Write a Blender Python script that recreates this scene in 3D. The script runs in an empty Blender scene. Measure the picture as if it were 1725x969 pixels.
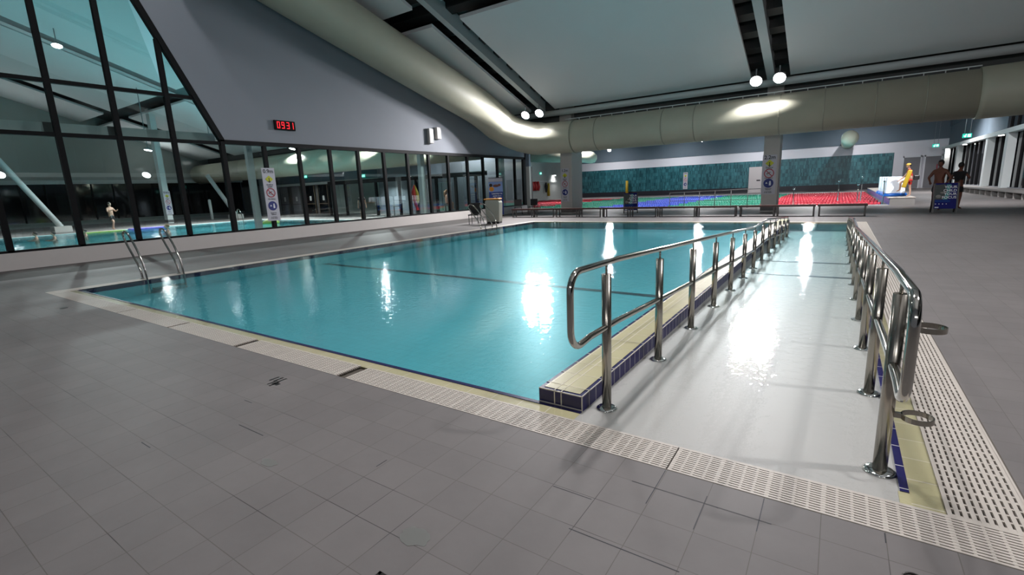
import bpy, bmesh, math, random
from mathutils import Vector, Matrix
random.seed(7)
S = bpy.context.scene
C = S.collection
PI = math.pi
# ---------------------------------------------------------------- camera, world, exposure
cam_d = bpy.data.cameras.new('camera'); cam = bpy.data.objects.new('camera', cam_d); C.objects.link(cam)
YAW, PIT, ROL, FPX = math.radians(-34.24379), math.radians(-11.524667), math.radians(-2.407646), 807.861
_f = Vector((math.sin(YAW)*math.cos(PIT), math.cos(YAW)*math.cos(PIT), math.sin(PIT)))
_r = Vector((math.cos(YAW), -math.sin(YAW), 0)); _u = _r.cross(_f)
_r2 = math.cos(ROL)*_r + math.sin(ROL)*_u; _u2 = -math.sin(ROL)*_r + math.cos(ROL)*_u
cam.matrix_world = Matrix(((_r2.x, _u2.x, -_f.x, 0), (_r2.y, _u2.y, -_f.y, 0), (_r2.z, _u2.z, -_f.z, 1.55), (0, 0, 0, 1)))
cam_d.sensor_width = 36; cam_d.lens = FPX/1725*36; cam_d.clip_end = 300; cam_d.clip_start = .05
S.camera = cam
w = bpy.data.worlds.new('world'); S.world = w; w.use_nodes = True
w.node_tree.nodes['Background'].inputs[0].default_value = (.02, .03, .045, 1)
w.node_tree.nodes['Background'].inputs[1].default_value = .3
S.view_settings.view_transform = 'Standard'; S.view_settings.look = 'None'
S.view_settings.exposure = 0.0; S.view_settings.gamma = 1; S.view_settings.use_curve_mapping = False
S.cycles.use_denoising = True
S.cycles.sample_clamp_indirect = 4; S.cycles.sample_clamp_direct = 0
S.cycles.max_bounces = 10; S.cycles.transparent_max_bounces = 24; S.cycles.diffuse_bounces = 4; S.cycles.glossy_bounces = 5
S.cycles.caustics_reflective = False; S.cycles.caustics_refractive = False
FLOOD_W = 620.0      # power of one floodlight
FLOOD_COL = (1.0, .985, 1.0)

# ---------------------------------------------------------------- materials
def lin(c):
    return tuple((x/255/12.92 if x/255 <= .04045 else ((x/255+.055)/1.055)**2.4) for x in c)
def mat(name, col, rough=.5, metal=0, spec=.5, emit=None, estr=1, noise=0, nscale=8, bump=0, bscale=40):
    m = bpy.data.materials.new(name); m.use_nodes = True
    nt = m.node_tree; b = nt.nodes['Principled BSDF']
    b.inputs['Base Color'].default_value = (*col, 1); b.inputs['Roughness'].default_value = rough
    b.inputs['Metallic'].default_value = metal; b.inputs['Specular IOR Level'].default_value = spec
    if emit:
        b.inputs['Emission Color'].default_value = (*emit, 1); b.inputs['Emission Strength'].default_value = estr
    if noise or bump:
        tc = nt.nodes.new('ShaderNodeTexCoord')
    if noise:
        n = nt.nodes.new('ShaderNodeTexNoise'); n.inputs['Scale'].default_value = nscale; n.inputs['Detail'].default_value = 5
        nt.links.new(tc.outputs['Object'], n.inputs['Vector'])
        r = nt.nodes.new('ShaderNodeMapRange'); r.inputs['To Min'].default_value = 1-noise; r.inputs['To Max'].default_value = 1+noise
        nt.links.new(n.outputs['Fac'], r.inputs['Value'])
        mx = nt.nodes.new('ShaderNodeVectorMath'); mx.operation = 'SCALE'
        mx.inputs[0].default_value = col; nt.links.new(r.outputs[0], mx.inputs['Scale'])
        nt.links.new(mx.outputs[0], b.inputs['Base Color'])
    if bump:
        n2 = nt.nodes.new('ShaderNodeTexNoise'); n2.inputs['Scale'].default_value = bscale
        nt.links.new(tc.outputs['Object'], n2.inputs['Vector'])
        bp = nt.nodes.new('ShaderNodeBump'); bp.inputs['Strength'].default_value = bump; bp.inputs['Distance'].default_value = .01
        nt.links.new(n2.outputs['Fac'], bp.inputs['Height']); nt.links.new(bp.outputs[0], b.inputs['Normal'])
    return m
def tiles(name, c1, c2, grout, w, h, mortar=.003, off=(0, 0, 0), axis='XY', rough=.4, spec=.5, noise=.06, dark=None, stagger=0, bias=0):
    """tile grid in world metres on the plane AXIS"""
    m = bpy.data.materials.new(name); m.use_nodes = True; nt = m.node_tree; b = nt.nodes['Principled BSDF']
    tc = nt.nodes.new('ShaderNodeTexCoord'); sp = nt.nodes.new('ShaderNodeSeparateXYZ'); cb = nt.nodes.new('ShaderNodeCombineXYZ')
    mp = nt.nodes.new('ShaderNodeMapping'); mp.inputs['Location'].default_value = [-o for o in off]
    nt.links.new(tc.outputs['Object'], mp.inputs['Vector']); nt.links.new(mp.outputs[0], sp.inputs[0])
    nt.links.new(sp.outputs[axis[0]], cb.inputs['X']); nt.links.new(sp.outputs[axis[1]], cb.inputs['Y'])
    br = nt.nodes.new('ShaderNodeTexBrick'); br.offset = stagger; br.squash = 1
    br.inputs['Scale'].default_value = 1; br.inputs['Brick Width'].default_value = w; br.inputs['Row Height'].default_value = h
    br.inputs['Mortar Size'].default_value = mortar; br.inputs['Mortar Smooth'].default_value = .1; br.inputs['Bias'].default_value = bias
    br.inputs['Color1'].default_value = (*c1, 1); br.inputs['Color2'].default_value = (*c2, 1); br.inputs['Mortar'].default_value = (*grout, 1)
    nt.links.new(cb.outputs[0], br.inputs['Vector'])
    col = br.outputs['Color']
    if dark:      # worn, dirt-filled joints in patches
        n0 = nt.nodes.new('ShaderNodeTexNoise'); n0.inputs['Scale'].default_value = 1.3; n0.inputs['Detail'].default_value = 1
        nt.links.new(tc.outputs['Object'], n0.inputs['Vector'])
        st = nt.nodes.new('ShaderNodeMapRange'); st.inputs['From Min'].default_value = .58; st.inputs['From Max'].default_value = .66
        nt.links.new(n0.outputs['Fac'], st.inputs['Value'])
        mg = nt.nodes.new('ShaderNodeMix'); mg.data_type = 'RGBA'
        mg.inputs['A'].default_value = (*grout, 1); mg.inputs['B'].default_value = (*dark, 1)
        nt.links.new(st.outputs[0], mg.inputs['Factor']); nt.links.new(mg.outputs['Result'], br.inputs['Mortar'])
    n = nt.nodes.new('ShaderNodeTexNoise'); n.inputs['Scale'].default_value = 1.1; n.inputs['Detail'].default_value = 8; n.inputs['Roughness'].default_value = .7
    nt.links.new(tc.outputs['Object'], n.inputs['Vector'])
    r = nt.nodes.new('ShaderNodeMapRange'); r.inputs['From Min'].default_value = .3; r.inputs['From Max'].default_value = .7
    r.inputs['To Min'].default_value = 1-noise; r.inputs['To Max'].default_value = 1+noise
    nt.links.new(n.outputs['Fac'], r.inputs['Value'])
    mx = nt.nodes.new('ShaderNodeVectorMath'); mx.operation = 'SCALE'
    nt.links.new(col, mx.inputs[0]); nt.links.new(r.outputs[0], mx.inputs['Scale']); nt.links.new(mx.outputs[0], b.inputs['Base Color'])
    bp = nt.nodes.new('ShaderNodeBump'); bp.invert = True; bp.inputs['Strength'].default_value = .35; bp.inputs['Distance'].default_value = .002
    nt.links.new(br.outputs['Fac'], bp.inputs['Height']); nt.links.new(bp.outputs[0], b.inputs['Normal'])
    b.inputs['Roughness'].default_value = rough; b.inputs['Specular IOR Level'].default_value = spec
    return m
def clear(name, tint, ior, rough=0, bump=0, scale=6, absorb=None):
    """see-through sheet: light passes tinted, the surface mirrors by Fresnel"""
    m = bpy.data.materials.new(name); m.use_nodes = True; nt = m.node_tree
    for n in list(nt.nodes): nt.nodes.remove(n)
    out = nt.nodes.new('ShaderNodeOutputMaterial'); mix = nt.nodes.new('ShaderNodeMixShader')
    tr = nt.nodes.new('ShaderNodeBsdfTransparent'); tr.inputs[0].default_value = (*tint, 1)
    gl = nt.nodes.new('ShaderNodeBsdfGlossy'); gl.inputs['Roughness'].default_value = rough; gl.inputs[0].default_value = (1, 1, 1, 1)
    fr = nt.nodes.new('ShaderNodeFresnel')
    ge = nt.nodes.new('ShaderNodeNewGeometry'); io = nt.nodes.new('ShaderNodeMix'); io.data_type = 'FLOAT'
    io.inputs['A'].default_value = ior; io.inputs['B'].default_value = 1/ior      # same reflectance from either side of the thin sheet
    nt.links.new(ge.outputs['Backfacing'], io.inputs['Factor']); nt.links.new(io.outputs[0], fr.inputs['IOR'])
    nt.links.new(fr.outputs[0], mix.inputs[0]); nt.links.new(tr.outputs[0], mix.inputs[1]); nt.links.new(gl.outputs[0], mix.inputs[2])
    nt.links.new(mix.outputs[0], out.inputs['Surface'])
    if bump:
        tc = nt.nodes.new('ShaderNodeTexCoord')
        n = nt.nodes.new('ShaderNodeTexNoise'); n.inputs['Scale'].default_value = scale; n.inputs['Detail'].default_value = 3; n.inputs['Roughness'].default_value = .55
        n2 = nt.nodes.new('ShaderNodeTexNoise'); n2.inputs['Scale'].default_value = .35; n2.inputs['Detail'].default_value = 1
        nt.links.new(tc.outputs['Object'], n.inputs['Vector']); nt.links.new(tc.outputs['Object'], n2.inputs['Vector'])
        ml = nt.nodes.new('ShaderNodeMath'); ml.operation = 'MULTIPLY'
        rr = nt.nodes.new('ShaderNodeMapRange'); rr.inputs['From Min'].default_value = .35; rr.inputs['From Max'].default_value = .65
        rr.inputs['To Min'].default_value = .45; rr.inputs['To Max'].default_value = 1.3
        nt.links.new(n2.outputs['Fac'], rr.inputs['Value'])
        nt.links.new(n.outputs['Fac'], ml.inputs[0]); nt.links.new(rr.outputs[0], ml.inputs[1])
        bp = nt.nodes.new('ShaderNodeBump'); bp.inputs['Strength'].default_value = 1; bp.inputs['Distance'].default_value = bump
        nt.links.new(ml.outputs[0], bp.inputs['Height'])
        nt.links.new(bp.outputs[0], gl.inputs['Normal']); nt.links.new(bp.outputs[0], fr.inputs['Normal'])
    if absorb:
        va = nt.nodes.new('ShaderNodeVolumeAbsorption'); va.inputs['Color'].default_value = (*absorb[0], 1); va.inputs['Density'].default_value = absorb[1]
        nt.links.new(va.outputs[0], out.inputs['Volume'])
    return m
M = dict(
    deck=tiles('deck_tiles', (.152, .139, .136), (.165, .151, .147), (.108, .098, .089), .2385, .2385, .0019, (.047, .33, 0), 'XY', .5, .22, .1, dark=(.05, .045, .045)),
    deck_dark=tiles('dark_deck_tiles', (.070, .063, .060), (.075, .067, .064), (.055, .05, .047), .2385, .2385, .003, (.047, .33, 0), 'XY', .6, .15, .05),  # darker deck strip along the window wall
    grate=mat('cream_grating_plastic', (.50, .45, .40), .5, noise=.08, nscale=5),
    channel=mat('dark_gutter_channel', (.09, .075, .06), .8),
    cream=tiles('cream_pool_tiles', (.45, .41, .24), (.49, .44, .27), (.62, .57, .46), .238, .4, .004, (.047, 2.6, 0), 'XY', .3, .5, .1),
    cream_y=tiles('cream_coping_tiles', (.42, .38, .215), (.46, .42, .245), (.62, .57, .46), .4, .238, .004, (.3, 2.74, 0), 'XY', .3, .5, .08),
    navy=tiles('navy_pool_tiles', (.011, .009, .075), (.016, .012, .1), (.5, .48, .46), .119, .3, .004, (0, 2.857, -.2), 'YZ', .4, .2, .1),
    navy_r=tiles('navy_edge_strip', (.011, .009, .075), (.016, .012, .1), (.5, .48, .46), .238, .3, .004, (0, 2.857, -.2), 'YZ', .2, .5, .1),
    navy_x=tiles('navy_end_tiles', (.011, .009, .075), (.016, .012, .1), (.5, .48, .46), 5, .3, .004, (0, 0, -.2), 'XZ', .2, .5, .1),
    navy_flat=mat('navy_edge_tiles', (.012, .011, .07), .25),
    grout=mat('pale_grout', (.62, .57, .48), .6),
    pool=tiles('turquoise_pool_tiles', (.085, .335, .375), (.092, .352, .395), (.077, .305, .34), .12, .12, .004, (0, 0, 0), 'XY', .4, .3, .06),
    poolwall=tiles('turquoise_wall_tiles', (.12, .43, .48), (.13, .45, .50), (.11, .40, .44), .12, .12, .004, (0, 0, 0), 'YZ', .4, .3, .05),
    ramp=mat('white_ramp_render', (.40, .387, .365), .5, noise=.04, nscale=1.5),
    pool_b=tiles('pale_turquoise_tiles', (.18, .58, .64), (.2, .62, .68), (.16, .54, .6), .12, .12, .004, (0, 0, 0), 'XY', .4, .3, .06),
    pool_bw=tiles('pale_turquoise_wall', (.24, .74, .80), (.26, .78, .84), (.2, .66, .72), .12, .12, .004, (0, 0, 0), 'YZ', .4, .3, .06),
    line=mat('dark_marker_tiles', (.004, .012, .025), .4),
    water=clear('pool_water', (1, 1, 1), 1.23, .002, .0042, 12, ((.52, .90, .93), .55)),
    water2=clear('lap_pool_water', (1, 1, 1), 1.14, .05, .02, 3, ((.35, .93, .97), .05)),
    glass=clear('tinted_window_glass', (.84, .91, .90), 1.7, 0),
    blackglass=mat('night_window_glass', (.004, .005, .006), .06, spec=.8),
    lightglass=clear('lobby_glass', (.86, .92, .92), 1.5, 0),
    black=mat('black_aluminium', (.006, .006, .007), .6, spec=.15),
    steel=mat('polished_stainless_steel', (.50, .48, .44), .10, 1, bump=.03, bscale=12),
    steel_b=mat('brushed_stainless_steel', (.38, .355, .31), .22, 1),
    chrome=mat('chrome_flange', (.7, .7, .68), .07, 1),
    wall=mat('pale_grey_wall_paint', (.235, .25, .285), .75, noise=.03, nscale=1.2),
    kerb=mat('white_kerb_tile', (.60, .56, .54), .4, noise=.04, nscale=3),
    ceil=mat('white_ceiling_panel', (.66, .655, .66), .8, noise=.03, nscale=.8),
    under=mat('dark_roof_deck', (.10, .11, .11), .8),
    purlin=mat('dark_purlin_steel', (.012, .012, .012), .6),
    rafter=mat('grey_rafter_paint', (.42, .45, .46), .55),
    whitep=mat('white_steel_paint', (.62, .66, .66), .5),
    duct=mat('cream_duct_metal', (.43, .42, .33), .5, noise=.05, nscale=2, bump=.05, bscale=6),
    seam=mat('duct_seam', (.30, .29, .23), .5),
    colm=mat('grey_column_paint', (.48, .46, .44), .6, noise=.04),
    plinth=mat('dark_column_base', (.10, .095, .095), .6),
    bluegrey=mat('blue_grey_paint_and_shade', (.13, .17, .21), .8, noise=.03, nscale=.5),  # wall colour; on the upper far wall it stands for shade
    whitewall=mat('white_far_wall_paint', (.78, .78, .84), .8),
    sign=mat('white_sign_board', (.50, .50, .56), .5),
    yellow=mat('sign_yellow', (.50, .52, .02), .5), inkb=mat('sign_black', (.012, .012, .02), .5),
    red=mat('sign_red', (.35, .02, .04), .5), blue=mat('sign_blue', (.01, .02, .17), .5), white=mat('sign_white', (.75, .77, .82), .5),
    clockcase=mat('clock_case', (.01, .008, .008), .8, spec=.1), led=mat('red_led', (.3, 0, 0), .5, emit=(1, .015, .03), estr=1.4),
    exitg=mat('exit_green', (0, .25, .16), .4, emit=(.0, .55, .40), estr=.9), exitw=mat('exit_white', (.8, .9, .9), .4, emit=(.5, 1, .95), estr=1.5),
    lamp=mat('lamp_lens', (1, 1, 1), .3, emit=FLOOD_COL, estr=25), housing=mat('lamp_housing', (.25, .26, .27), .5),
    down=mat('downlight_lens', (1, 1, 1), .3, emit=(1, .93, .88), estr=14),
    skin=mat('skin', (.42, .25, .18), .5), skin2=mat('tanned_skin', (.17, .06, .035), .5), hair=mat('dark_hair', (.012, .009, .008), .6),
    hair_b=mat('blond_brown_hair', (.16, .09, .04), .6),
    redcloth=mat('red_cloth', (.42, .02, .015), .8), darkcloth=mat('black_cloth', (.012, .012, .014), .8), yellowcap=mat('yellow_cap', (.5, .30, .05), .7),
    tube=mat('yellow_rescue_foam', (.45, .30, .015), .5), redfoam=mat('red_rescue_foam', (.40, .01, .01), .5),
    benchtop=mat('dark_red_bench_slats', (.05, .018, .014), .5), benchleg=mat('grey_bench_steel', (.07, .066, .066), .45),
    plastic=mat('black_plastic', (.015, .015, .016), .4), lift=mat('grey_fibreglass', (.33, .33, .28), .5), orange=mat('orange_trim', (.62, .25, .02), .5),
    banner=mat('banner_blue', (.015, .04, .22), .5), banner_l=mat('banner_light_blue', (.22, .33, .62), .4), bannerr=mat('banner_red', (.4, .02, .02), .5),
    asb=mat('poster_blue', (.006, .008, .13), .6, spec=.15), teal=mat('poster_teal', (.02, .25, .25), .4), pdark=mat('poster_dark', (.02, .03, .03), .5), asb2=mat('poster_bright_blue', (.008, .04, .22), .6, spec=.15),
    tub=mat('white_box_plastic', (.8, .85, .92), .4), tubblue=mat('blue_plastic_base', (.01, .12, .50), .4),
    concrete=mat('grey_concrete', (.22, .21, .20), .7, noise=.08, nscale=2),
    roperd=mat('red_lane_floats', (.45, .012, .03), .4), ropebl=mat('blue_lane_floats', (.03, .06, .40), .4), ropegr=mat('green_lane_floats', (.01, .20, .12), .4),
    float_=mat('lime_float_foam', (.22, .32, .04), .5), purple=mat('purple_float_foam', (.10, .07, .40), .5),
    tealwall=tiles('teal_leaf_tiles', (.008, .07, .09), (.05, .20, .23), (.01, .07, .09), .13, .42, .008, (0, 0, 0), 'XZ', .35, .4, .3, stagger=.5),
    bluetile=tiles('blue_platform_tiles', (.02, .07, .30), (.03, .12, .40), (.25, .3, .4), .3, .2, .01, (0, 0, 0), 'YZ', .3, .4, .1),
    stain=mat('dark_water_stain', (.15, .15, .14), .35),
    drain=mat('drain_steel', (.03, .027, .025), .35, .6),
    cabinet=mat('pale_door_paint', (.56, .52, .52), .5), greydoor=mat('grey_door_panel', (.20, .20, .22), .5),
    hallwall=mat('pale_green_grey_wall', (.42, .44, .42), .8), panelwall=tiles('ribbed_panel_wall', (.30, .31, .32), (.32, .33, .34), (.2, .2, .2), .6, 10, .02, (0, 0, 0), 'XZ', .6, .3, .05),
    bronze=mat('bronze_door_frame', (.11, .08, .05), .4), paper=mat('notice_paper', (.7, .7, .7), .6),
)
# ---------------------------------------------------------------- mesh helpers
class MB:
    def __init__(s): s.bm = bmesh.new(); s.mats = []; s.mi = 0
    def use(s, m):
        if m not in s.mats: s.mats.append(m)
        s.mi = s.mats.index(m); return s
    def face(s, vs):
        try: f = s.bm.faces.new(vs); f.material_index = s.mi; return f
        except ValueError: return None
    def box(s, x0, x1, y0, y1, z0, z1, mtx=None):
        v = []
        for z in (z0, z1):
            for x, y in ((x0, y0), (x1, y0), (x1, y1), (x0, y1)):
                p = Vector((x, y, z)); v.append(s.bm.verts.new(mtx @ p if mtx else p))
        for q in ((3, 2, 1, 0), (4, 5, 6, 7), (0, 1, 5, 4), (1, 2, 6, 5), (2, 3, 7, 6), (3, 0, 4, 7)): s.face([v[i] for i in q])
        return s
    def hexa(s, lo, hi):          # two rings of four points
        a = [s.bm.verts.new(p) for p in lo]; b = [s.bm.verts.new(p) for p in hi]
        s.face(a[::-1]); s.face(b)
        for i in range(4): s.face([a[i], a[(i+1) % 4], b[(i+1) % 4], b[i]])
        return s
    def quad(s, *p): s.face([s.bm.verts.new(q) for q in p]); return s
    def prism(s, pts, axis, a, b): # outline PTS (2D) extruded along AXIS from a to b
        def P(p, t):
            return Vector((t, p[0], p[1])) if axis == 'X' else Vector((p[0], t, p[1])) if axis == 'Y' else Vector((p[0], p[1], t))
        A = [s.bm.verts.new(P(p, a)) for p in pts]; B = [s.bm.verts.new(P(p, b)) for p in pts]
        s.face(A[::-1]); s.face(B)
        for i in range(len(pts)): j = (i+1) % len(pts); s.face([A[i], A[j], B[j], B[i]])
        return s
    def tube(s, path, r, n=12, cap=True, closed=False, rads=None):
        path = [Vector(p) for p in path]; rings = []; N = len(path)
        up = None
        for i, p in enumerate(path):
            if closed: t = (path[(i+1) % N]-path[i-1]).normalized()
            else: t = (path[min(i+1, N-1)]-path[max(i-1, 0)]).normalized()
            if up is None:
                up = Vector((0, 0, 1)) if abs(t.z) < .9 else Vector((1, 0, 0))
                up = (up-t*up.dot(t)).normalized()
            else:
                up = (up-t*up.dot(t)); up = up.normalized() if up.length > 1e-6 else Vector((1, 0, 0))
            sd = t.cross(up); rr = rads[i] if rads else r
            rings.append([s.bm.verts.new(p+rr*(math.cos(2*PI*k/n)*up+math.sin(2*PI*k/n)*sd)) for k in range(n)])
        for i in range(N if closed else N-1):
            a, b = rings[i], rings[(i+1) % N]
            for k in range(n):
                f = s.face([a[k], b[k], b[(k+1) % n], a[(k+1) % n]])
                if f: f.smooth = True
        if cap and not closed: s.face(rings[0]); s.face(rings[-1][::-1])
        return s
    def cyl(s, c, r, h, n=24, ax=(0, 0, 1)):
        c = Vector(c); a = Vector(ax).normalized(); return s.tube([c, c+a*h], r, n)
    def lathe(s, prof, c=(0, 0, 0), n=24):
        c = Vector(c); rings = [[s.bm.verts.new(c+Vector((r*math.cos(2*PI*k/n), r*math.sin(2*PI*k/n), z))) for k in range(n)] for r, z in prof]
        for a, b in zip(rings, rings[1:]):
            for k in range(n):
                f = s.face([a[k], a[(k+1) % n], b[(k+1) % n], b[k]])
                if f: f.smooth = True
        s.face(rings[0][::-1]); s.face(rings[-1]); return s
    def ball(s, c, r, sc=(1, 1, 1), n=12, m=8):
        prof = [(math.sin(PI*i/m)*r, -math.cos(PI*i/m)*r) for i in range(m+1)]
        c = Vector(c); rings = []
        for rr, z in prof[1:-1]:
            rings.append([s.bm.verts.new(c+Vector((rr*sc[0]*math.cos(2*PI*k/n), rr*sc[1]*math.sin(2*PI*k/n), z*sc[2]))) for k in range(n)])
        bt = s.bm.verts.new(c+Vector((0, 0, -r*sc[2]))); tp = s.bm.verts.new(c+Vector((0, 0, r*sc[2])))
        for a, b in zip(rings, rings[1:]):
            for k in range(n):
                f = s.face([a[k], a[(k+1) % n], b[(k+1) % n], b[k]])
                if f: f.smooth = True
        for k in range(n):
            for f in (s.face([bt, rings[0][(k+1) % n], rings[0][k]]), s.face([tp, rings[-1][k], rings[-1][(k+1) % n]])):
                if f: f.smooth = True
        return s
    def build(s, name, m=None, parent=None, bevel=0):
        me = bpy.data.meshes.new(name); bmesh.ops.recalc_face_normals(s.bm, faces=s.bm.faces)
        if name == 'floor':
            for f in s.bm.faces:
                f.normal_update()
                if f.normal.z < 0: f.normal_flip()
        s.bm.to_mesh(me); s.bm.free()
        for q in (s.mats or [m]): me.materials.append(q)
        o = bpy.data.objects.new(name, me); C.objects.link(o)
        if parent: o.parent = parent
        if bevel:
            b = o.modifiers.new('bevel', 'BEVEL'); b.width = bevel; b.segments = 2; b.limit_method = 'ANGLE'
        return o
def tag(o, label=None, cat=None, group=None, kind=None):
    if label: o['label'] = label
    if cat: o['category'] = cat
    if group: o['group'] = group
    if kind: o['kind'] = kind
    return o
def empty(name, loc, label=None, cat=None, group=None, kind=None, rz=0):
    o = bpy.data.objects.new(name, None); C.objects.link(o); o.location = loc; o.rotation_euler = (0, 0, rz); o.empty_display_size = .1
    return tag(o, label, cat, group, kind)
def struct(name, mb, m=None, label=None, cat=None):
    o = mb.build(name, m); return tag(o, label, cat, None, 'structure')
def copy_tree(o, parent=None):
    c = o.copy(); C.objects.link(c)
    if parent: c.parent = parent
    for ch in list(o.children): copy_tree(ch, c)
    return c
def catmull(pts, n=8):
    P = [Vector(p) for p in pts]; P = [2*P[0]-P[1]]+P+[2*P[-1]-P[-2]]; out = []
    for i in range(1, len(P)-2):
        for k in range(n):
            t = k/n; a, b, c, d = P[i-1:i+3]
            out.append(.5*((2*b)+(c-a)*t+(2*a-5*b+4*c-d)*t*t+(3*b-a-3*c+d)*t**3))
    out.append(P[-2]); return out
def text_mesh(body, size, m, name, parent=None, mtx=Matrix(), ext=.001, align='CENTER'):
    cu = bpy.data.curves.new('t', 'FONT'); cu.body = body; cu.size = size; cu.extrude = ext; cu.align_x = align; cu.align_y = 'CENTER'; cu.resolution_u = 3; cu.offset = size*.018
    to = bpy.data.objects.new('t', cu); C.objects.link(to)
    bpy.context.view_layer.update()
    me = bpy.data.meshes.new_from_object(to.evaluated_get(bpy.context.evaluated_depsgraph_get()))
    bpy.data.objects.remove(to); bpy.data.curves.remove(cu)
    me.transform(mtx); me.materials.clear(); me.materials.append(m)
    o = bpy.data.objects.new(name, me); C.objects.link(o)
    if parent: o.parent = parent
    return o
def frame_holes(mb, x0, x1, y0, y1, holes, z):
    xs = sorted({x0, x1, *[h[0] for h in holes], *[h[1] for h in holes]}); ys = sorted({y0, y1, *[h[2] for h in holes], *[h[3] for h in holes]})
    xs = [v for v in xs if x0 <= v <= x1]; ys = [v for v in ys if y0 <= v <= y1]
    for a, b in zip(xs, xs[1:]):
        for c, d in zip(ys, ys[1:]):
            if any(h[0] <= (a+b)/2 <= h[1] and h[2] <= (c+d)/2 <= h[3] for h in holes): continue
            mb.quad((a, c, z), (b, c, z), (b, d, z), (a, d, z))
    return mb
zr = lambda y: 5.95+.335*(25.4-max(y, 4.0))      # underside of the roof panels

# ================================================================ SETTING
PX0, PX1, PY0, PY1 = -12.05, .53, 2.705, 19.85     # water of the near pool
GX0, GX1, GY0, GY1 = -12.40, .845, 2.435, 20.15    # outer line of its gratings
LX0, LX1, LY0, LY1 = -30.5, 1.95, 31.5, 56.0       # lap pool
BX0, BX1, BY0, BY1 = -39.2, -24.0, -5.0, 21.0      # pool of the hall behind the glass
mb = MB()
mb.use(M['deck']); frame_holes(mb, -15.6, 8.9, -7, 65, [(GX0, GX1, GY0, GY1), (LX0, LX1, LY0, LY1)], 0)
frame_holes(mb, -33, -15.6, 29, 65, [(LX0, LX1, LY0, LY1)], 0)
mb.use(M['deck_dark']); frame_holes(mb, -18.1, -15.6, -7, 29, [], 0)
mb.use(M['deck']); frame_holes(mb, -57, -18.3, -7, 29.5, [(BX0, BX1, BY0, BY1)], 0)
struct('floor', mb)
# basin of the near pool, seen through the water
mb = MB(); DZ = -.30; RX = -1.39; DX = -1.74
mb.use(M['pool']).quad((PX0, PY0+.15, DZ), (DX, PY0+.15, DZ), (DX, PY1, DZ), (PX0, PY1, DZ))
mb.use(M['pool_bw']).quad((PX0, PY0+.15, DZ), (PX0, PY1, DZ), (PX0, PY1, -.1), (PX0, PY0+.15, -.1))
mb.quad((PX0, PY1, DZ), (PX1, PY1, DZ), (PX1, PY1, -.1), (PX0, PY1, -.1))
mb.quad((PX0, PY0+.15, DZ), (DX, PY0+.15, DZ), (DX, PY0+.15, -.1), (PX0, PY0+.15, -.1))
mb.use(M['navy_flat']).quad((PX0, PY0+.15, -.1), (PX0, PY1, -.1), (PX0, PY1, 0), (PX0, PY0+.15, 0))
mb.use(M['pool_bw']).quad((PX0, PY1, -.1), (PX1, PY1, -.1), (PX1, PY1, 0), (PX0, PY1, 0))
mb.use(M['line']).quad((-12.0, 8.15, DZ+.004), (DX, 7.7, DZ+.004), (DX, 7.87, DZ+.004), (-12.0, 8.32, DZ+.004))
mb.quad((PX0, PY1-1.1, DZ+.004), (DX, PY1-1.1, DZ+.004), (DX, PY1-1.0, DZ+.004), (PX0, PY1-1.0, DZ+.004))
for xx in (-10.6, -8.9, -7.2, -5.5, -3.8):
    pass
mb.use(M['navy_flat']).box(PX0, RX, PY0+.118, PY0+.155, -.1, -.004)
mb.use(M['cream']).box(PX0, RX, PY0, PY0+.118, -.05, -.010)
struct('trim_1', mb, label='cream and navy tiled edge and turquoise basin of the near pool')
# ramp floor: slope, landing, slope
ry = [2.705, 3.0, 10.2, 12.0, 17.6, 19.85]; rz_ = [-.010, -.014, -.13, -.14, -.27, -.30]
mb = MB().use(M['ramp'])
for i in range(5):
    mb.quad((RX, ry[i], rz_[i]), (.40, ry[i], rz_[i]), (.40, ry[i+1], rz_[i+1]), (RX, ry[i+1], rz_[i+1]))
mb.use(M['line'])
for y0 in (9.5, 11.2):
    zz = -.014-.116*(y0-3)/7.2 if y0 < 10.2 else -.135
    mb.box(RX, .39, y0, y0+.10, zz-.01, zz+.006)
mb.use(M['ramp']).box(.385, .395, 2.705, 19.85, -.72, -.10)
mb.use(M['navy_r']).box(.368, .405, 2.83, 19.85, -.10, -.003)
mb.use(M['cream_y']).box(.405, .53, 2.705, 19.85, -.05, -.008)
mb.use(M['cream']).box(.36, .405, 2.705, 2.83, -.05, -.008)
struct('trim_2', mb, label='white sloping ramp floor with navy and cream tiled right edge')
# dividing wall between pool and ramp
mb = MB(); Zt = .105; y0, y1 = 2.857, 19.85
mb.use(M['navy']).quad((RX, y0, -.02), (RX, y1, -.02), (RX, y1, Zt), (RX, y0, Zt))
mb.use(M['ramp']).quad((RX, y0, -.75), (RX, y1, -.75), (RX, y1, -.02), (RX, y0, -.02))
mb.use(M['navy']).quad((DX, y1, -.1), (DX, y0, -.1), (DX, y0, Zt), (DX, y1, Zt))
mb.use(M['pool_bw']).quad((DX, y1, DZ), (DX, y0, DZ), (DX, y0, -.1), (DX, y1, -.1))
mb.use(M['navy_flat']).quad((DX, y0, -.1), (RX, y0, -.1), (RX, y0, Zt), (DX, y0, Zt))
mb.quad((DX, y0, Zt), (RX, y0, Zt), (RX, y1, Zt), (DX, y1, Zt))
mb.use(M['cream_y']).box(DX+.03, RX-.03, y0+.03, y1-.03, Zt, Zt+.003)
mb.use(M['grout'])
for x in (-1.61, -1.555): mb.box(x-.003, x+.003, y0+.001, y1, Zt, Zt+.0045); mb.box(x-.004, x+.004, y0-.002, y0, 0, Zt)
for k in range(0, 72):
    y = y0+.119+.238*k
    if y < y1: mb.box(DX, RX, y-.0025, y+.0025, Zt, Zt+.0042)
mb.box(DX, RX+.001, y0-.002, y0+.004, Zt-.006, Zt+.001); mb.box(DX, RX+.001, y0-.003, y0, -.004, .004)
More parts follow.
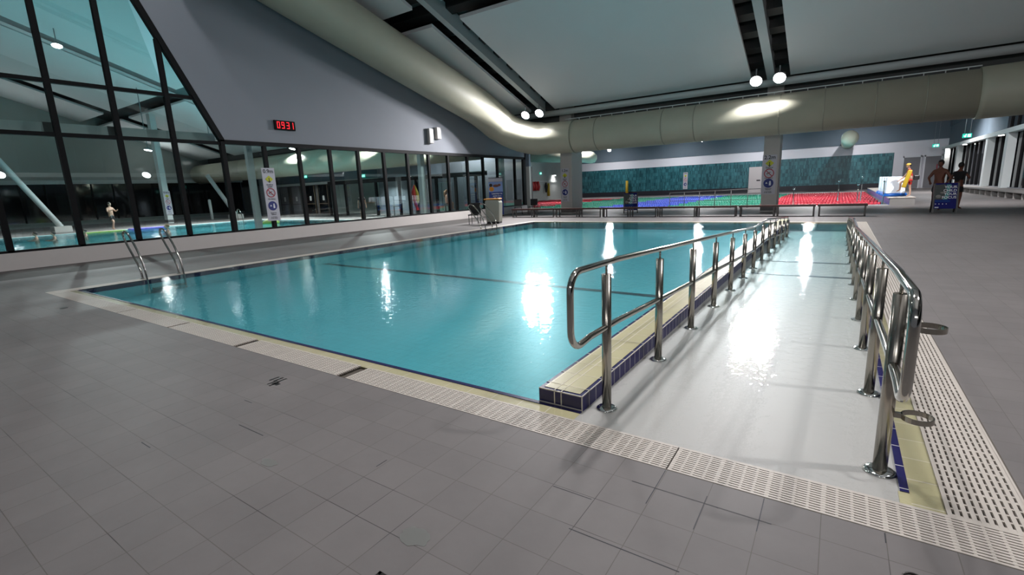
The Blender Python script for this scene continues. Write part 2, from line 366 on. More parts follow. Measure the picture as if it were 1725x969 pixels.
mb.box(RX-.004, RX+.002, y0-.002, y0+.004, -.02, Zt); mb.box(RX-.003, RX+.002, y0, y1, Zt-.005, Zt+.001)
struct('trim_3', mb, label='low tiled dividing wall, cream top with navy edges')
# water bodies
def water(name, x0, x1, y0, y1, z0, m, label):
    mb = MB().box(x0, x1, y0, y1, z0, -.005); o = mb.build(name, m)
    return tag(o, label, 'water', None, 'stuff')
water('pool_water', PX0, PX1, PY0, PY1, -.32, M['water'], 'clear turquoise water of the near pool and its entry ramp')
# gratings: bars and cross ribs over a dark channel
def grating(name, x0, x1, y0, y1, along, pitch, rib, label, group, thick=.012, z=0.0, g0=.02):
    mb = MB().use(M['grate']); L0, L1, W0, W1 = (x0, x1, y0, y1) if along == 'X' else (y0, y1, x0, x1)
    def bx(a, b, c, d, zz0, zz1):
        mb.box(a, b, c, d, zz0, zz1) if along == 'X' else mb.box(c, d, a, b, zz0, zz1)
    n = max(2, round((W1-W0)/pitch)); bw = (W1-W0)/n
    for i in range(n): bx(L0, L1, W0+i*bw, W0+i*bw+bw*.64, z-thick, z+.001)
    bx(L0, L1, W1-bw*.4, W1, z-thick, z+.001)
    k = L0
    i = 0
    while k < L1-rib*.3:
        wd = .012 if i % 4 else .02
        bx(k, min(k+wd, L1), W0, W1, z-thick, z); k += rib; i += 1
    o = mb.build(name); return tag(o, label, 'grating', group)
seg = [(-12.06, -10.60), (-10.57, -8.80), (-8.76, -7.06), (-7.00, -5.38), (-5.30, -3.58), (-3.46, -.68), (-.672, .845)]
lb = ['leftmost section of cream gutter grating at the pool near-left corner', 'cream gutter grating section second from the left corner along the near edge',
      'cream gutter grating section third from the left corner along the near edge', 'cream gutter grating section fourth from the left corner along the near edge',
      'cream gutter grating section left of the wide dark gap on the near edge', 'cream gutter grating section right of the wide dark gap, ending past the dividing wall',
      'cream gutter grating section along the white ramp edge to the right corner']
for i, (a, b) in enumerate(seg): grating('gutter_grating', a, b, GY0, PY0, 'X', .0205, .0595, lb[i], 'near edge gutter gratings')
grating('gutter_grating', PX1, GX1, PY0, GY1, 'Y', .0285, .062, 'long cream slotted grating running along the right side of the ramp', 'side gutter gratings')
grating('gutter_grating', GX0, PX0, GY0, GY1, 'Y', .05, .12, 'long cream gutter grating along the left side of the pool', 'side gutter gratings')
grating('gutter_grating', PX0, PX1, PY1, GY1, 'X', .05, .12, 'cream gutter grating along the far end of the pool', 'side gutter gratings')
mb = MB().use(M['channel'])
for q in ((GX0, GX1, GY0, PY0), (PX1, GX1, PY0, GY1), (GX0, PX0, PY0, GY1), (PX0, PX1, PY1, GY1)):
    mb.quad((q[0], q[2], -.03), (q[1], q[2], -.03), (q[1], q[3], -.03), (q[0], q[3], -.03))
mb.box(GX0, GX1, GY0-.006, GY0, -.03, .0005); mb.box(GX1, GX1+.008, GY0, GY1, -.03, .0005)
mb.use(M['cream']).box(PX0, PX1, PY1-.02, PY1+.02, -.06, -.001)
struct('trim_4', mb, label='dark gutter channel under the gratings')
# lap pool
mb = MB()
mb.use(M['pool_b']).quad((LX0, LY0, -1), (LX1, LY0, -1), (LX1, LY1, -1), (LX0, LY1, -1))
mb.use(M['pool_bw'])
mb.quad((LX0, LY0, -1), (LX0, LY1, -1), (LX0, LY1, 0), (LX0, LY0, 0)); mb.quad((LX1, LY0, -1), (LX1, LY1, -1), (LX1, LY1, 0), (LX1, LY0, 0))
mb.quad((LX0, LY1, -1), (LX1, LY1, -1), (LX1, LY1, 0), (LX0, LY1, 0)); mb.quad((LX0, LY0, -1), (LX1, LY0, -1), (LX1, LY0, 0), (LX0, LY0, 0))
mb.use(M['kerb']).box(LX0-.3, LX1, LY1, LY1+.6, 0, .05); mb.box(LX0-.3, LX1+.2, LY0-.5, LY0-.05, 0, .012)
struct('trim_5', mb, label='basin and pale coping of the far lap pool')
water('lap_pool_water', LX0, LX1, LY0, LY1, -.99, M['water2'], 'turquoise water of the far lap pool with lane ropes')
# pool of the hall behind the glass
mb = MB()
mb.use(M['pool_b']).quad((BX0, BY0, -.3), (BX1, BY0, -.3), (BX1, BY1, -.3), (BX0, BY1, -.3))
mb.use(M['pool_bw'])
mb.quad((BX0, BY0, -.3), (BX0, BY1, -.3), (BX0, BY1, 0), (BX0, BY0, 0)); mb.quad((BX0, BY1, -.3), (BX1, BY1, -.3), (BX1, BY1, 0), (BX0, BY1, 0))
mb.quad((BX0, BY0, -.3), (BX1, BY0, -.3), (BX1, BY0, 0), (BX0, BY0, 0)); mb.quad((BX1, BY0, -.3), (BX1, BY1, -.3), (BX1, BY1, 0), (BX1, BY0, 0))
mb.use(M['kerb']).box(BX0-.4, BX0, BY0, BY1+.4, 0, .02); mb.box(BX0, BX1, BY1, BY1+.4, 0, .02)
struct('trim_6', mb, label='basin and pale coping of the pool behind the glass wall')
water('leisure_pool_water', BX0, BX1, BY0, BY1, -.29, M['water2'], 'turquoise water of the pool behind the glass wall')

# walls ------------------------------------------------------------
WX = -18.1; WB, WT = .46, 3.62
slant = lambda z: 8.93-(z-3.62)*.478           # raked right edge of the tall window
mb = MB().use(M['wall'])
top = lambda y: zr(y)+.9
# solid wall: above the long window and right of the raked edge
zt = 11.4
pts = [(8.93, WT), (28.9, WT), (28.9, 5.6), (25.4, top(25.4)), (slant(zt)+0.0, top(slant(zt))), (slant(zt), zt)]
mb.prism(pts, 'X', WX-.12, WX)
mb.use(M['kerb']).box(WX-.1, WX+.1, -7, 28.75, 0, WB-.01)
mb.use(M['wall']).box(-33, WX, 28.75, 28.9, 0, 7.5)
mb.box(WX-.12, WX, 28.72, 28.9, 0, WT)
mb.box(WX-.12, WX, -7, slant(zt)+.1, zt, 14)
struct('wall_left', mb)
mb = MB()
mb.use(M['tealwall']).box(-33, 4.45, 65, 65.2, .62, 3.68)
mb.use(M['inkb']).box(-33, 4.45, 64.97, 65.2, 0, .62)
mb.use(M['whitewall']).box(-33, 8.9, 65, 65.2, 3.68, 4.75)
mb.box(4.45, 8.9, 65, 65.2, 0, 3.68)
mb.use(M['bluegrey']).box(-33, 8.9, 64.9, 65.2, 4.75, 7.2)  # shade on the upper wall, painted in as darker blue-grey
struct('wall_far', mb)
mb = MB().use(M['hallwall']); mb.box(-33.2, -33, 28.9, 65.2, 0, 7.2); struct('wall_far_left', mb)
# right wall: pale frame around black night windows, ledge beam
mb = MB(); RWX = 8.5
mb.use(M['wall']).box(RWX, RWX+.3, -7, 65, 0, .45); mb.use(M['bluegrey']).box(RWX+.12, RWX+.3, 44.5, 65, 3.85, 7.2)
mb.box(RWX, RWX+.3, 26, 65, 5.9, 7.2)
struct('wall_right', mb)
mb = MB().use(M['whitep']); mb.box(RWX-.35, RWX+.05, -7, 65, 3.68, 3.95); struct('trim_7', mb, label='white ledge beam along the right wall')
w4 = empty('window_4', (RWX, 30, 0), kind='structure')
MB().box(.14, .16, -37, 35, .45, 3.7).build('pane', M['blackglass'], w4)
MB().box(.14, .16, -37, 14.5, 3.95, 13).build('pane', M['blackglass'], w4)
mb = MB()
y = -36
while y < 35: mb.box(.06, .14, y, y+.07, .45, 3.7); y += 1.5
y = -36
while y < 14.4: mb.box(.06, .14, y, y+.07, 3.95, 9); y += 1.5
mb.build('mullion', M['black'], w4)
def pillar(name, x0, x1, y0, y1, z1, m, label, group=None, base=True):
    t = empty(name, ((x0+x1)/2, (y0+y1)/2, 0), label, 'column', group)
    dx, dy = (x1-x0)/2, (y1-y0)/2
    MB().box(-dx, dx, -dy, dy, 0, z1).build('shaft', m, t)
    if base: MB().box(-dx-.015, dx+.015, -dy-.015, dy+.015, .08, .28).build('base_band', M['plinth'], t)
    return t
for y, l in ((42.0, 'white square post nearest along the dark windows of the right wall'), (47.0, 'white square post at the right wall below the exit sign'), (57.5, 'white square post at the right wall, second from the far end'), (63.5, 'white square post at the far end of the right wall')):
    pillar('wall_post', RWX-.3, RWX+.1, y-.3, y+.3, 3.68 if y > 45 else 3.68, M['whitep'], l, 'posts of the right wall', False)
mb = MB().use(M['concrete']); mb.box(RWX-1.0, RWX-.01, 28, 60, .32, .42); mb.box(RWX-.5, RWX-.01, 28, 60, 0, .32)
y = 28.2
while y < 60: mb.box(RWX-.95, RWX-.5, y, y+.08, 0, .32); y += 1.5
tag(mb.build('ledge_bench'), 'long grey concrete bench under the dark windows of the right wall', 'bench')
struct('wall_back', MB().box(-57, 8.9, -7.2, -7, 0, 14), M['wall'])
# hall behind the glass
mb = MB()
mb.use(M['hallwall']).box(-57.2, -57, -7, 29.5, 3.97, 14); mb.box(-57.2, -57, -7, 29.5, 0, .4)
mb.use(M['whitep']).box(-57, -56.6, -7, 29.5, 3.64, 3.97)
struct('wall_hall_left', mb)
w3 = empty('window_3', (-57, 10, 0), kind='structure')
MB().box(-.12, -.10, -17, 19.5, .4, 3.64).build('pane', M['blackglass'], w3)
mb = MB(); y = -16.5
while y < 19: mb.box(-.10, 0, y, y+.09, .4, 3.64); y += 1.6
mb.build('mullion', M['black'], w3)
mb = MB()
mb.use(M['panelwall']).box(-57, -49.5, 29.5, 29.7, 0, 3.7)
mb.use(M['bluegrey']).box(-57, -18.2, 29.5, 29.7, 3.1, 10)
mb.use(M['whitep']).box(-49.5, -40.4, 29.3, 29.5, 2.82, 3.05)
mb.use(M['hallwall']).box(-40.4, -18.2, 29.5, 29.7, 0, 3.1)
mb.use(M['plinth']).box(-49.5, -40.4, 29.55, 29.7, 0, 2.82)
struct('wall_hall_end', mb)
mb = MB().use(M['plinth']).box(-49.5, -18.2, 29.72, 29.9, 0, 3.1); struct('wall_hall_back', mb)

# left windows ------------------------------------------------------
def win(name, loc): return empty(name, loc, kind='structure')
w1 = win('window_1', (WX, 0, 0)); w2 = win('window_2', (WX, 0, 0))
fw = .065
mull1 = [-4.2, -2.75, -1.3, .15, 1.6, 3.1, 4.58, 5.98, 7.43]
ztop = lambda y: min(zt, WT+(8.93-y)/.478)
mb = MB()
for y in mull1: mb.box(-.09, .06, y-fw, y+fw, WB, min(ztop(y+fw), zt))
mb.build('mullion', M['black'], w1)
mb = MB()
for z in (3.56, 4.97, 8.3): mb.box(-.085, .05, -5.6, slant(z)+.03, z-.055, z+.055)
mb.box(-.09, .06, -5.6, 8.95, WB-.06, WB+.05)
mb.build('transom', M['black'], w1)
mb = MB(); dz = zt-WT
mb.hexa([(-.1, 8.84, WT), (.08, 8.84, WT), (.08, 9.02, WT), (-.1, 9.02, WT)], [(-.1, slant(zt)-.09, zt), (.08, slant(zt)-.09, zt), (.08, slant(zt)+.11, zt), (-.1, slant(zt)+.11, zt)])
mb.box(-.1, .08, 8.84, 8.98, WB-.06, WT+.05)
mb.build('frame', M['black'], w1)
ys = [-5.6]+mull1+[8.9]
for a, b in zip(ys, ys[1:]):
    MB().box(-.02, -.012, a+fw*.5, b-fw*.5, WB, 3.56).build('pane', M['glass'], w1)
    for z0, z1 in ((3.56, 4.97), (4.97, 8.3), (8.3, zt)):
        ta, tb = min(b, slant(z0)), min(b, slant(z1))
        if ta <= a+.02: continue
        tb = max(tb, a+.01)
        pts = [(a, z0), (ta, z0), (tb, z1), (a, z1)]
        if tb == a+.01 and ztop(a) < z1: pts = [(a, z0), (ta, z0), (a, ztop(a))]
        MB().prism(pts, 'X', -.02, -.012).build('pane', M['glass'], w1)
mull2 = [10.42, 11.83, 13.26, 14.72, 16.22, 17.75, 19.27, 20.8, 22.5, 24.0, 25.5, 27.5]
mb = MB()
for y in mull2: mb.box(-.09, .06, y-fw, y+fw, WB, WT)
mb.build('mullion', M['black'], w2)
mb = MB(); mb.box(-.1, .07, 8.9, 28.78, WB-.06, WB+.05); mb.box(-.1, .07, 8.9, 28.78, WT-.09, WT+.06); mb.box(-.1, .07, 28.5, 28.78, WB, WT)
mb.build('frame', M['black'], w2)
ys = [8.95]+mull2+[28.55]
for a, b in zip(ys, ys[1:]): MB().box(-.02, -.012, a+fw*.5, b-fw*.5, WB, WT-.03).build('pane', M['glass'], w2)

# roof --------------------------------------------------------------
def slope_box(mb, x0, x1, y0, y1, d0, d1):
    ylist = [y0]+([4.0] if y0 < 4 < y1 else [])+[y1]
    for a, b in zip(ylist, ylist[1:]):
        mb.hexa([(x0, a, zr(a)+d0), (x1, a, zr(a)+d0), (x1, b, zr(b)+d0), (x0, b, zr(b)+d0)], [(x0, a, zr(a)+d1), (x1, a, zr(a)+d1), (x1, b, zr(b)+d1), (x0, b, zr(b)+d1)])
strips = [(-15.4, -13.82), (-3.68, -2.16), (-27.3, -25.7), (-39.2, -37.6), (-51.1, -49.5)]
mb = MB(); edges = sorted(strips); xs = -57.0
mb.use(M['ceil'])
for a, b in edges+[(8.9, 9)]:
    for y0, y1 in ((17.25, 25.4), (5.0, 16.1), (-7, 4.0)):
        slope_box(mb, xs, a, y0, y1, 0, .14)
    xs = b
struct('ceiling', mb)
mb = MB().use(M['under']); slope_box(mb, -57, 9, -7, 27.5, .95, 1.05); struct('ceiling_upper', mb)
for k, yy in enumerate([25.0-1.12*i for i in range(20)]):
    mb = MB(); mb.hexa([(-17.9, yy, zr(yy)+.50), (8.8, yy, zr(yy)+.50), (8.8, yy+.42, zr(yy)+.36), (-17.9, yy+.42, zr(yy)+.36)],
                       [(-17.9, yy, zr(yy)+.93), (8.8, yy, zr(yy)+.93), (8.8, yy+.08, zr(yy)+.9), (-17.9, yy+.08, zr(yy)+.9)])
    tag(mb.build('purlin', M['purlin']), 'dark roof purlin crossing the open strips between the ceiling panels', 'purlin', 'purlins above the ceiling panels')
for i, (x0, x1, d0, l) in enumerate([(-14.75, -14.45, -.02, 'sloping grey roof beam in the left ceiling strip beside the duct'), (-3.07, -2.74, -.02, 'sloping grey roof beam in the ceiling strip right of centre'),
                                     (-26.7, -26.4, -.02, 'sloping roof beam nearest beyond the glass wall'), (-38.9, -38.4, -.02, 'sloping roof beam far beyond the glass wall')]):
    t = empty('roof_beam', ((x0+x1)/2, 0, 0), l, 'beam', 'roof beams'); h = (x1-x0)/2
    m1 = MB(); slope_box(m1, -h, h, -7, 25.5, d0, d0+.03); m1.build('bottom_flange', M['rafter'], t)
    m2 = MB(); slope_box(m2, -.05 if i != 0 else -.02, h*.72, -7, 25.5, d0+.03, d0+.75); m2.build('web', M['rafter'], t)
# eave: white beam, dark band, bulkhead, ceiling of the far hall
tag(MB().tube([(-17.9, 25.5, 5.74), (8.8, 25.5, 5.74)], .16, 20).build('eave_tube', M['whitep']), 'long white steel tube along the low edge of the ceiling above the duct', 'beam')
mb = MB().use(M['under']); mb.box(-18, 8.9, 26.35, 26.5, 5.0, 7.4); mb.box(-57, -18.2, 26.35, 26.5, 5.15, 7.4)
struct('trim_8', mb, label='dark bulkhead behind the duct')
mb = MB().use(M['bluegrey']); mb.box(-33, 8.9, 26.5, 65, 7.1, 7.25); struct('ceiling_far', mb)

# duct --------------------------------------------------------------
du = empty('air_duct', (-15, 25, 0), 'large round cream air duct sloping down the left wall and crossing the hall', 'duct')
pth = catmull([(-16.95, 8, 9.95), (-16.95, 13, 8.55), (-16.95, 19, 6.95), (-16.9, 22.3, 6.05), (-16.45, 24.1, 5.05), (-15.2, 24.85, 4.45), (-13.2, 24.9, 4.29), (-11, 24.9, 4.28)], 8)+[Vector((3.9, 24.9, 4.28))]
off = Vector((-15, 25, 0)); P0 = [p-off for p in pth]
MB().tube(P0, .95, 40, rads=[.94 if p.x < -1.6 else .90 if p.x < .5 else .85 for p in P0]).build('duct_run', M['duct'], du)
P1 = [p-off for p in catmull([(3.9, 24.9, 4.28), (5.0, 24.85, 4.29), (6.2, 24.6, 4.32), (8.4, 23.6, 4.32)], 6)]
MB().tube(P1, .90, 40).build('duct_elbow', M['duct'], du)
for x in (-12.3, -10.9, -7.4, -5.9, -2.4, -.8, .9, 2.4, 3.9):
    a = Vector((x, 24.9, 4.28))-off; MB().tube([a, a+Vector((.04, 0, 0))], .862 if x > -11.5 else .91, 40).build('seam_band', M['seam'], du)
mb = MB(); mb.box(2.2, 18.9, -.32, -.28, 5.19, 5.225)
x = 2.4
while x < 18.8: mb.box(x, x+.03, -.32, -.28, 5.0, 5.19); x += .62
mb.build('hanger_rail', M['whitep'], du)
x = 3.0
rv = MB().ball((0, 0, 0), .022, n=8, m=5).build('rivet', M['chrome'], du); rv.location = (x, -.65, 3.70)
while x < 18: x += .75; r_ = rv.copy(); C.objects.link(r_); r_.location = (x, -.65, 3.70)
d2 = empty('air_duct', (-30, 25, 0), 'pale round duct beyond the glass wall, lit by a floodlight', 'duct')
MB().tube([(-26, -.1, 4.43), (11, -.1, 4.43)], .95, 32).build('duct_run', M['duct'], d2)
d3 = empty('air_duct', (0, 45, 0), 'round cream duct end above the far lap pool, right of the column', 'duct')
mb = MB(); pr_ = [Vector((.35, 0, 4.3))+Vector((0, .1*k, 0)) for k in range(4)]
mb.tube([(.35, -.35, 4.3), (.35, -.3, 4.3), (.35, -.15, 4.3), (.35, .05, 4.3), (.35, .4, 4.3), (.35, 19.9, 4.9)], .65, 28, rads=[.1, .32, .48, .54, .56, .56]); mb.build('duct_run', M['duct'], d3)
d4 = empty('air_duct', (-20.5, 45, 0), 'round duct end above the far pool, beside the left column', 'duct')
MB().tube([(.5, 0, 4.2), (.35, 0, 4.22), (0, 0, 4.3), (-.8, .2, 4.5), (-12, 2, 5.4)], .6, 24, rads=[.15, .4, .55, .62, .65]).build('duct_run', M['duct'], d4)

# ================================================================ LIGHTS
def area(name, loc, power, size, aim, parent=None, col=FLOOD_COL):
    d = bpy.data.lights.new(name, 'AREA'); d.shape = 'DISK'; d.size = size; d.energy = power; d.color = col; d.spread = math.radians(136)
    o = bpy.data.objects.new(name, d); C.objects.link(o); o.location = loc
    o.rotation_euler = Vector(aim).to_track_quat('-Z', 'Y').to_euler()
    if parent: o.parent = parent
    return o
def flood(loc, label, power=FLOOD_W, aim=(0, -.35, -1), real=True, pole=0, size=.32):
    t = empty('floodlight', loc, label, 'light', 'roof floodlights'); a = Vector(aim).normalized()
    MB().tube([-a*.02, a*-.10, a*-.20], .17, 24, rads=[.24, .21, .10]).build('housing', M['housing'], t)
    MB().tube([a*-.03, a*0.0], .225, 24).build('lens', M['lamp'], t)
    m = MB(); m.box(-.02, .02, -.02, .02, .1, .5+pole); m.build('bracket', M['housing'], t)
    if real: area('flood_lamp', a*.02, power, size, a, t)
    return t
flood((-14.92, 23.95, 5.58), 'left bright floodlight of the pair above the duct elbow', FLOOD_W*.72, aim=(0, -1, -.85), size=.42)
flood((-14.02, 23.95, 5.58), 'right bright floodlight of the pair above the duct elbow', FLOOD_W*.72, aim=(0, -1, -.85), size=.42)
flood((-3.31, 23.95, 5.63), 'left bright floodlight of the pair right of centre above the duct', FLOOD_W*.72, aim=(0, -1, -.85), size=.42)
flood((-2.43, 23.95, 5.63), 'right bright floodlight of the pair right of centre above the duct', FLOOD_W*.72, aim=(0, -1, -.85), size=.42)
for x, pw in ((-15.2, .10), (-3.3, .46), (7.6, .66)):
    for dx in (0, .9): flood((x+dx, 6.0, zr(6)-.25), 'floodlight high on the roof beam over the near deck', FLOOD_W*pw, (0, 0, -1), size=.5)
flood((-37.4, 23.9, 5.55), 'floodlight above the duct far beyond the glass wall', FLOOD_W*1.5)
flood((-27.6, 23.9, 5.60), 'floodlight above the duct just beyond the glass wall', FLOOD_W*1.5)
flood((-36.1, 9.9, 10.25), 'bright floodlight hung from the roof beyond the tall raked window', FLOOD_W*1.15, (.25, -.2, -1), pole=.9)
flood((-26.6, 8.0, 10.9), 'floodlight on the roof beam beyond the glass wall', FLOOD_W*1.15, (0, 0, -1))
flood((-38.2, 18.0, 6.1), 'small floodlight beyond the glass near the raked corner', FLOOD_W*1., (0, -.2, -1), pole=1.6)
flood((-40.0, 14.7, 5.25), 'small floodlight pair low beyond the glass wall', FLOOD_W*.7, (0, -.2, -1), pole=3.6)
for x, y, z, l in ((-2.5, 60, 6.35, 'far floodlight behind the duct over the lap pool right half'), (-24.9, 60, 6.0, 'far floodlight over the lap pool left part'), (-13.6, 60, 6.25, 'small far lamp just below the duct in the middle'), (-10, 44, 6.9, 'far floodlight over the lap pool middle'), (-3, 40, 6.9, 'far floodlight over the lap pool right end'), (-22, 44, 6.9, 'far floodlight over the lap pool left end'), (6, 50, 6.9, 'far floodlight above the right walkway')):
    flood((x, y, z), l, FLOOD_W*(.4 if y > 55 else 1.0), (0, -1, -.75) if y > 55 else (0, 0, -1), size=.45, pole=max(0, 6.6-z))
for x in (-26, -17, -8, 1): flood((x, 60.5, 6.95), 'added unseen fill lamp under the far ceiling washing the teal wall', FLOOD_W*.26, (0, .45, -1))  # out-of-view lamps added to brighten the teal wall
for x in (-22, -12, -3.5, 5): flood((x, 27.4, 6.6), 'added unseen fill lamp behind the bulkhead facing the lap pool', FLOOD_W*1.2, (0, .9, -1))  # unseen lamps added to light the far wall and boxes
for x, y in ((-22.5, 23.5), (-31, 27.3), (-43, 26.5)):  # panels added to brighten the unlit lobby
    t = empty('fill_panel', (x, y, 4.6 if y < 26 else 2.8 if x > -40 else 4.0), 'square fill panel added over the lobby beyond the glass', 'light', 'added lobby fill lights')
    MB().cyl((0, 0, .05), .02, 2.2, 8).build('hanger', M['housing'], t); MB().box(-.3, .3, -.3, .3, 0, .05).build('frame', M['housing'], t); MB().box(-.27, .27, -.27, .27, -.01, 0).build('lens', M['down'], t)
    area('fill_panel_lamp', (0, 0, -.03), 160, .5, (0, 0, -1), t)
for y, l in ((43.9, 'round downlight under the white ledge nearest on the right wall'), (55.0, 'round downlight under the white ledge, middle of the right wall'), (63.0, 'round downlight under the white ledge at the far end')):
    t = empty('downlight', (RWX-.2, y, 3.67), l, 'light', 'downlights under the ledge')
    MB().cyl((0, 0, -.03), .14, .03).build('lens', M['down'], t); MB().cyl((0, 0, -.012), .17, .012).build('rim', M['whitep'], t)
    area('down_lamp', (0, 0, -.05), 22, .2, (0, 0, -1), t, (1, .93, .88))
def fill_light(loc, aim, power, label):  # fill lamp out of view, added to brighten a ceiling
    t = empty('fill_light', loc, label, 'light', 'added ceiling fill lights'); a = Vector(aim).normalized()
    MB().tube([a*-.25, a*-.03], .3, 20, rads=[.16, .34]).build('housing', M['housing'], t); MB().tube([a*-.03, a*0], .33, 20).build('lens', M['lamp'], t)
    area('up_fill_lamp', a*.03, power, .6, a, t)
for x in (0, 4, 7): fill_light((x, -6.5, 5.0), (-.05, 1, .65), 190, 'unseen fill lamp added at the back wall washing the ceiling')
for y in (0, 10, 20): fill_light((-55.8, y, 4.4), (1, .1, .8), 95, 'unseen fill lamp added on the far ledge washing the ceiling beyond the glass')
t = empty('wall_light', (-32.9, 59.7, 3.25), 'bright white wall light on the far-left wall beside the exit sign', 'light')
MB().box(0, .22, -.3, .3, 0, .12).build('body', M['housing'], t); MB().box(.02, .2, -.28, .28, -.02, 0).build('lens', M['lamp'], t)
area('wall_lamp', (.15, 0, -.06), 60, .3, (.2, 0, -1), t)

# ================================================================ HANDRAILS OF THE RAMP
def arc(c, r, a0, a1, n, ax1, ax2):
    c, ax1, ax2 = Vector(c), Vector(ax1), Vector(ax2)
    return [c+r*(math.cos(a0+(a1-a0)*i/n)*ax1+math.sin(a0+(a1-a0)*i/n)*ax2) for i in range(n+1)]
def railz(y): # drop of the ramp below its near end
    return .053*min(max(y-3.0, 0), 7.0)+(.0 if y < 12 else .062*(min(y, 17.6)-12.0))
def ramp_z(y):
    for i in range(5):
        if y <= ry[i+1]: return rz_[i]+(rz_[i+1]-rz_[i])*(y-ry[i])/(ry[i+1]-ry[i])
    return rz_[-1]
def handrail(x, label, rings):
    t = empty('handrail', (x, 3.0, 0), label, 'handrail', 'ramp handrails')
    ht, hl, R = 1.05, .60, .022; yn = 2.46; cr = .12
    z = lambda y, h: h-railz(y)
    top = [Vector((0, y-3.0, z(y, ht))) for y in (17.3, 16, 14.5, 13, 12.3, 12.0, 11.6, 10.6, 10.0, 9.6, 8, 6, 4, 3.2)]
    hoop = arc((0, yn+cr-3, ht+.005-cr), cr, PI/2, PI, 6, (0, 1, 0), (0, 0, 1))
    hoop += arc((0, yn+cr-3, hl-.012+cr), cr, PI, 1.5*PI, 6, (0, 1, 0), (0, 0, 1))
    low = [Vector((0, y-3.0, z(y, hl))) for y in (2.72, 3.2, 4, 6, 8, 9.6, 10.0, 10.6, 11.6, 12.0, 12.3, 13, 14.5, 16, 17.3)]
    endy = 17.3-3
    lp = top+hoop+low
    endarc = [Vector((0, endy+.12, z(17.3, hl)+.08)), Vector((0, endy+.14, (z(17.3, hl)+z(17.3, ht))/2)), Vector((0, endy+.12, z(17.3, ht)-.08))]
    MB().tube(lp+endarc, R, 14, closed=True).build('rail', M['steel'], t)
    ys = [3.0+1.19*k for k in range(13)]
    for i, y in enumerate(ys):
        bz = ramp_z(y); tz = ht-railz(y)-.085
        p = MB().tube([(0, y-3, bz), (0, y-3, tz)], .033, 18).build('post', M['steel_b'], t)
        MB().tube([(0, y-3, tz), (0, y-3, tz+.075)], .0085, 8).build('stem', M['steel_b'], p)
        MB().lathe([(.075, bz), (.078, bz+.004), (.062, bz+.014), (.036, bz+.018)], (0, y-3, 0), 24).build('flange', M['chrome'], p)
    if rings:
        for zz in (.80, .325):
            c = Vector((.125, 0, zz)); pts = arc(c, .062, 0, 2*PI, 28, (1, 0, 0), (0, 1, 0))[:-1]
            mb = MB()
            n = len(pts)
            vs = [[mb.bm.verts.new(c+(p-c)*(s_)+Vector((0, 0, h_))) for s_, h_ in ((1, -.013), (1.09, -.013), (1.09, .013), (1, .013))] for p in pts]
            for k in range(n):
                a, b = vs[k], vs[(k+1) % n]
                for q in range(4): mb.face([a[q], a[(q+1) % 4], b[(q+1) % 4], b[q]])
            mb.box(.03, .065, -.012, .012, zz-.013, zz+.013)
            tag(mb.build('ring_holder', M['steel_b'], t), 'flat steel ring fixed to the first post')
    return t
handrail(-1.265, 'left stainless handrail along the dividing wall with rounded loop end', False)
handrail(.295, 'right stainless handrail at the ramp edge with two ring holders', True)

# ================================================================ POOL LADDERS (grab rails)
def grab_rail(y, label, group, s=1.0):
    t = empty('grab_rail', (-12.25, y, 0), label, 'handrail', group)
    for k, dy in enumerate((0, .11)):
        p = catmull([(.22, 0, -.35), (.19, 0, -.02), (.14, 0, .28), (-.02, 0, .58), (-.24, 0, .83), (-.42, 0, .98), (-.60, 0, 1.0), (-.66, 0, .90), (-.56, 0, .74), (-.32, 0, .48), (-.10, 0, .22), (-.04, 0, 0)], 6)
        if k: break
        MB().tube(p, .021, 12).build('rail', M['steel'], t)
    MB().lathe([(.05, 0), (.05, .006), (.025, .014)], (-.04, 0, 0), 16).build('flange', M['chrome'], t)
    return t
grab_rail(3.98, 'nearest chrome grab rail on the left pool edge', 'near ladder rails')
grab_rail(4.68, 'second chrome grab rail on the left pool edge, right of the nearest', 'near ladder rails')
grab_rail(15.95, 'chrome grab rail at the far left pool edge, left one of the far pair', 'far ladder rails')
grab_rail(16.75, 'chrome grab rail at the far left pool edge beside the grey pool lift', 'far ladder rails')
for y, l in ((4.33, 'chrome ladder treads under water between the nearest grab rails'), (16.35, 'chrome ladder treads under water between the far grab rails')):
    mb = MB()
    for z in (-.2, -.45): mb.box(-12.02, -11.9, y-.3, y+.3, z-.015, z+.015)
    tag(mb.build('ladder_step', M['steel_b']), l, 'ladder')

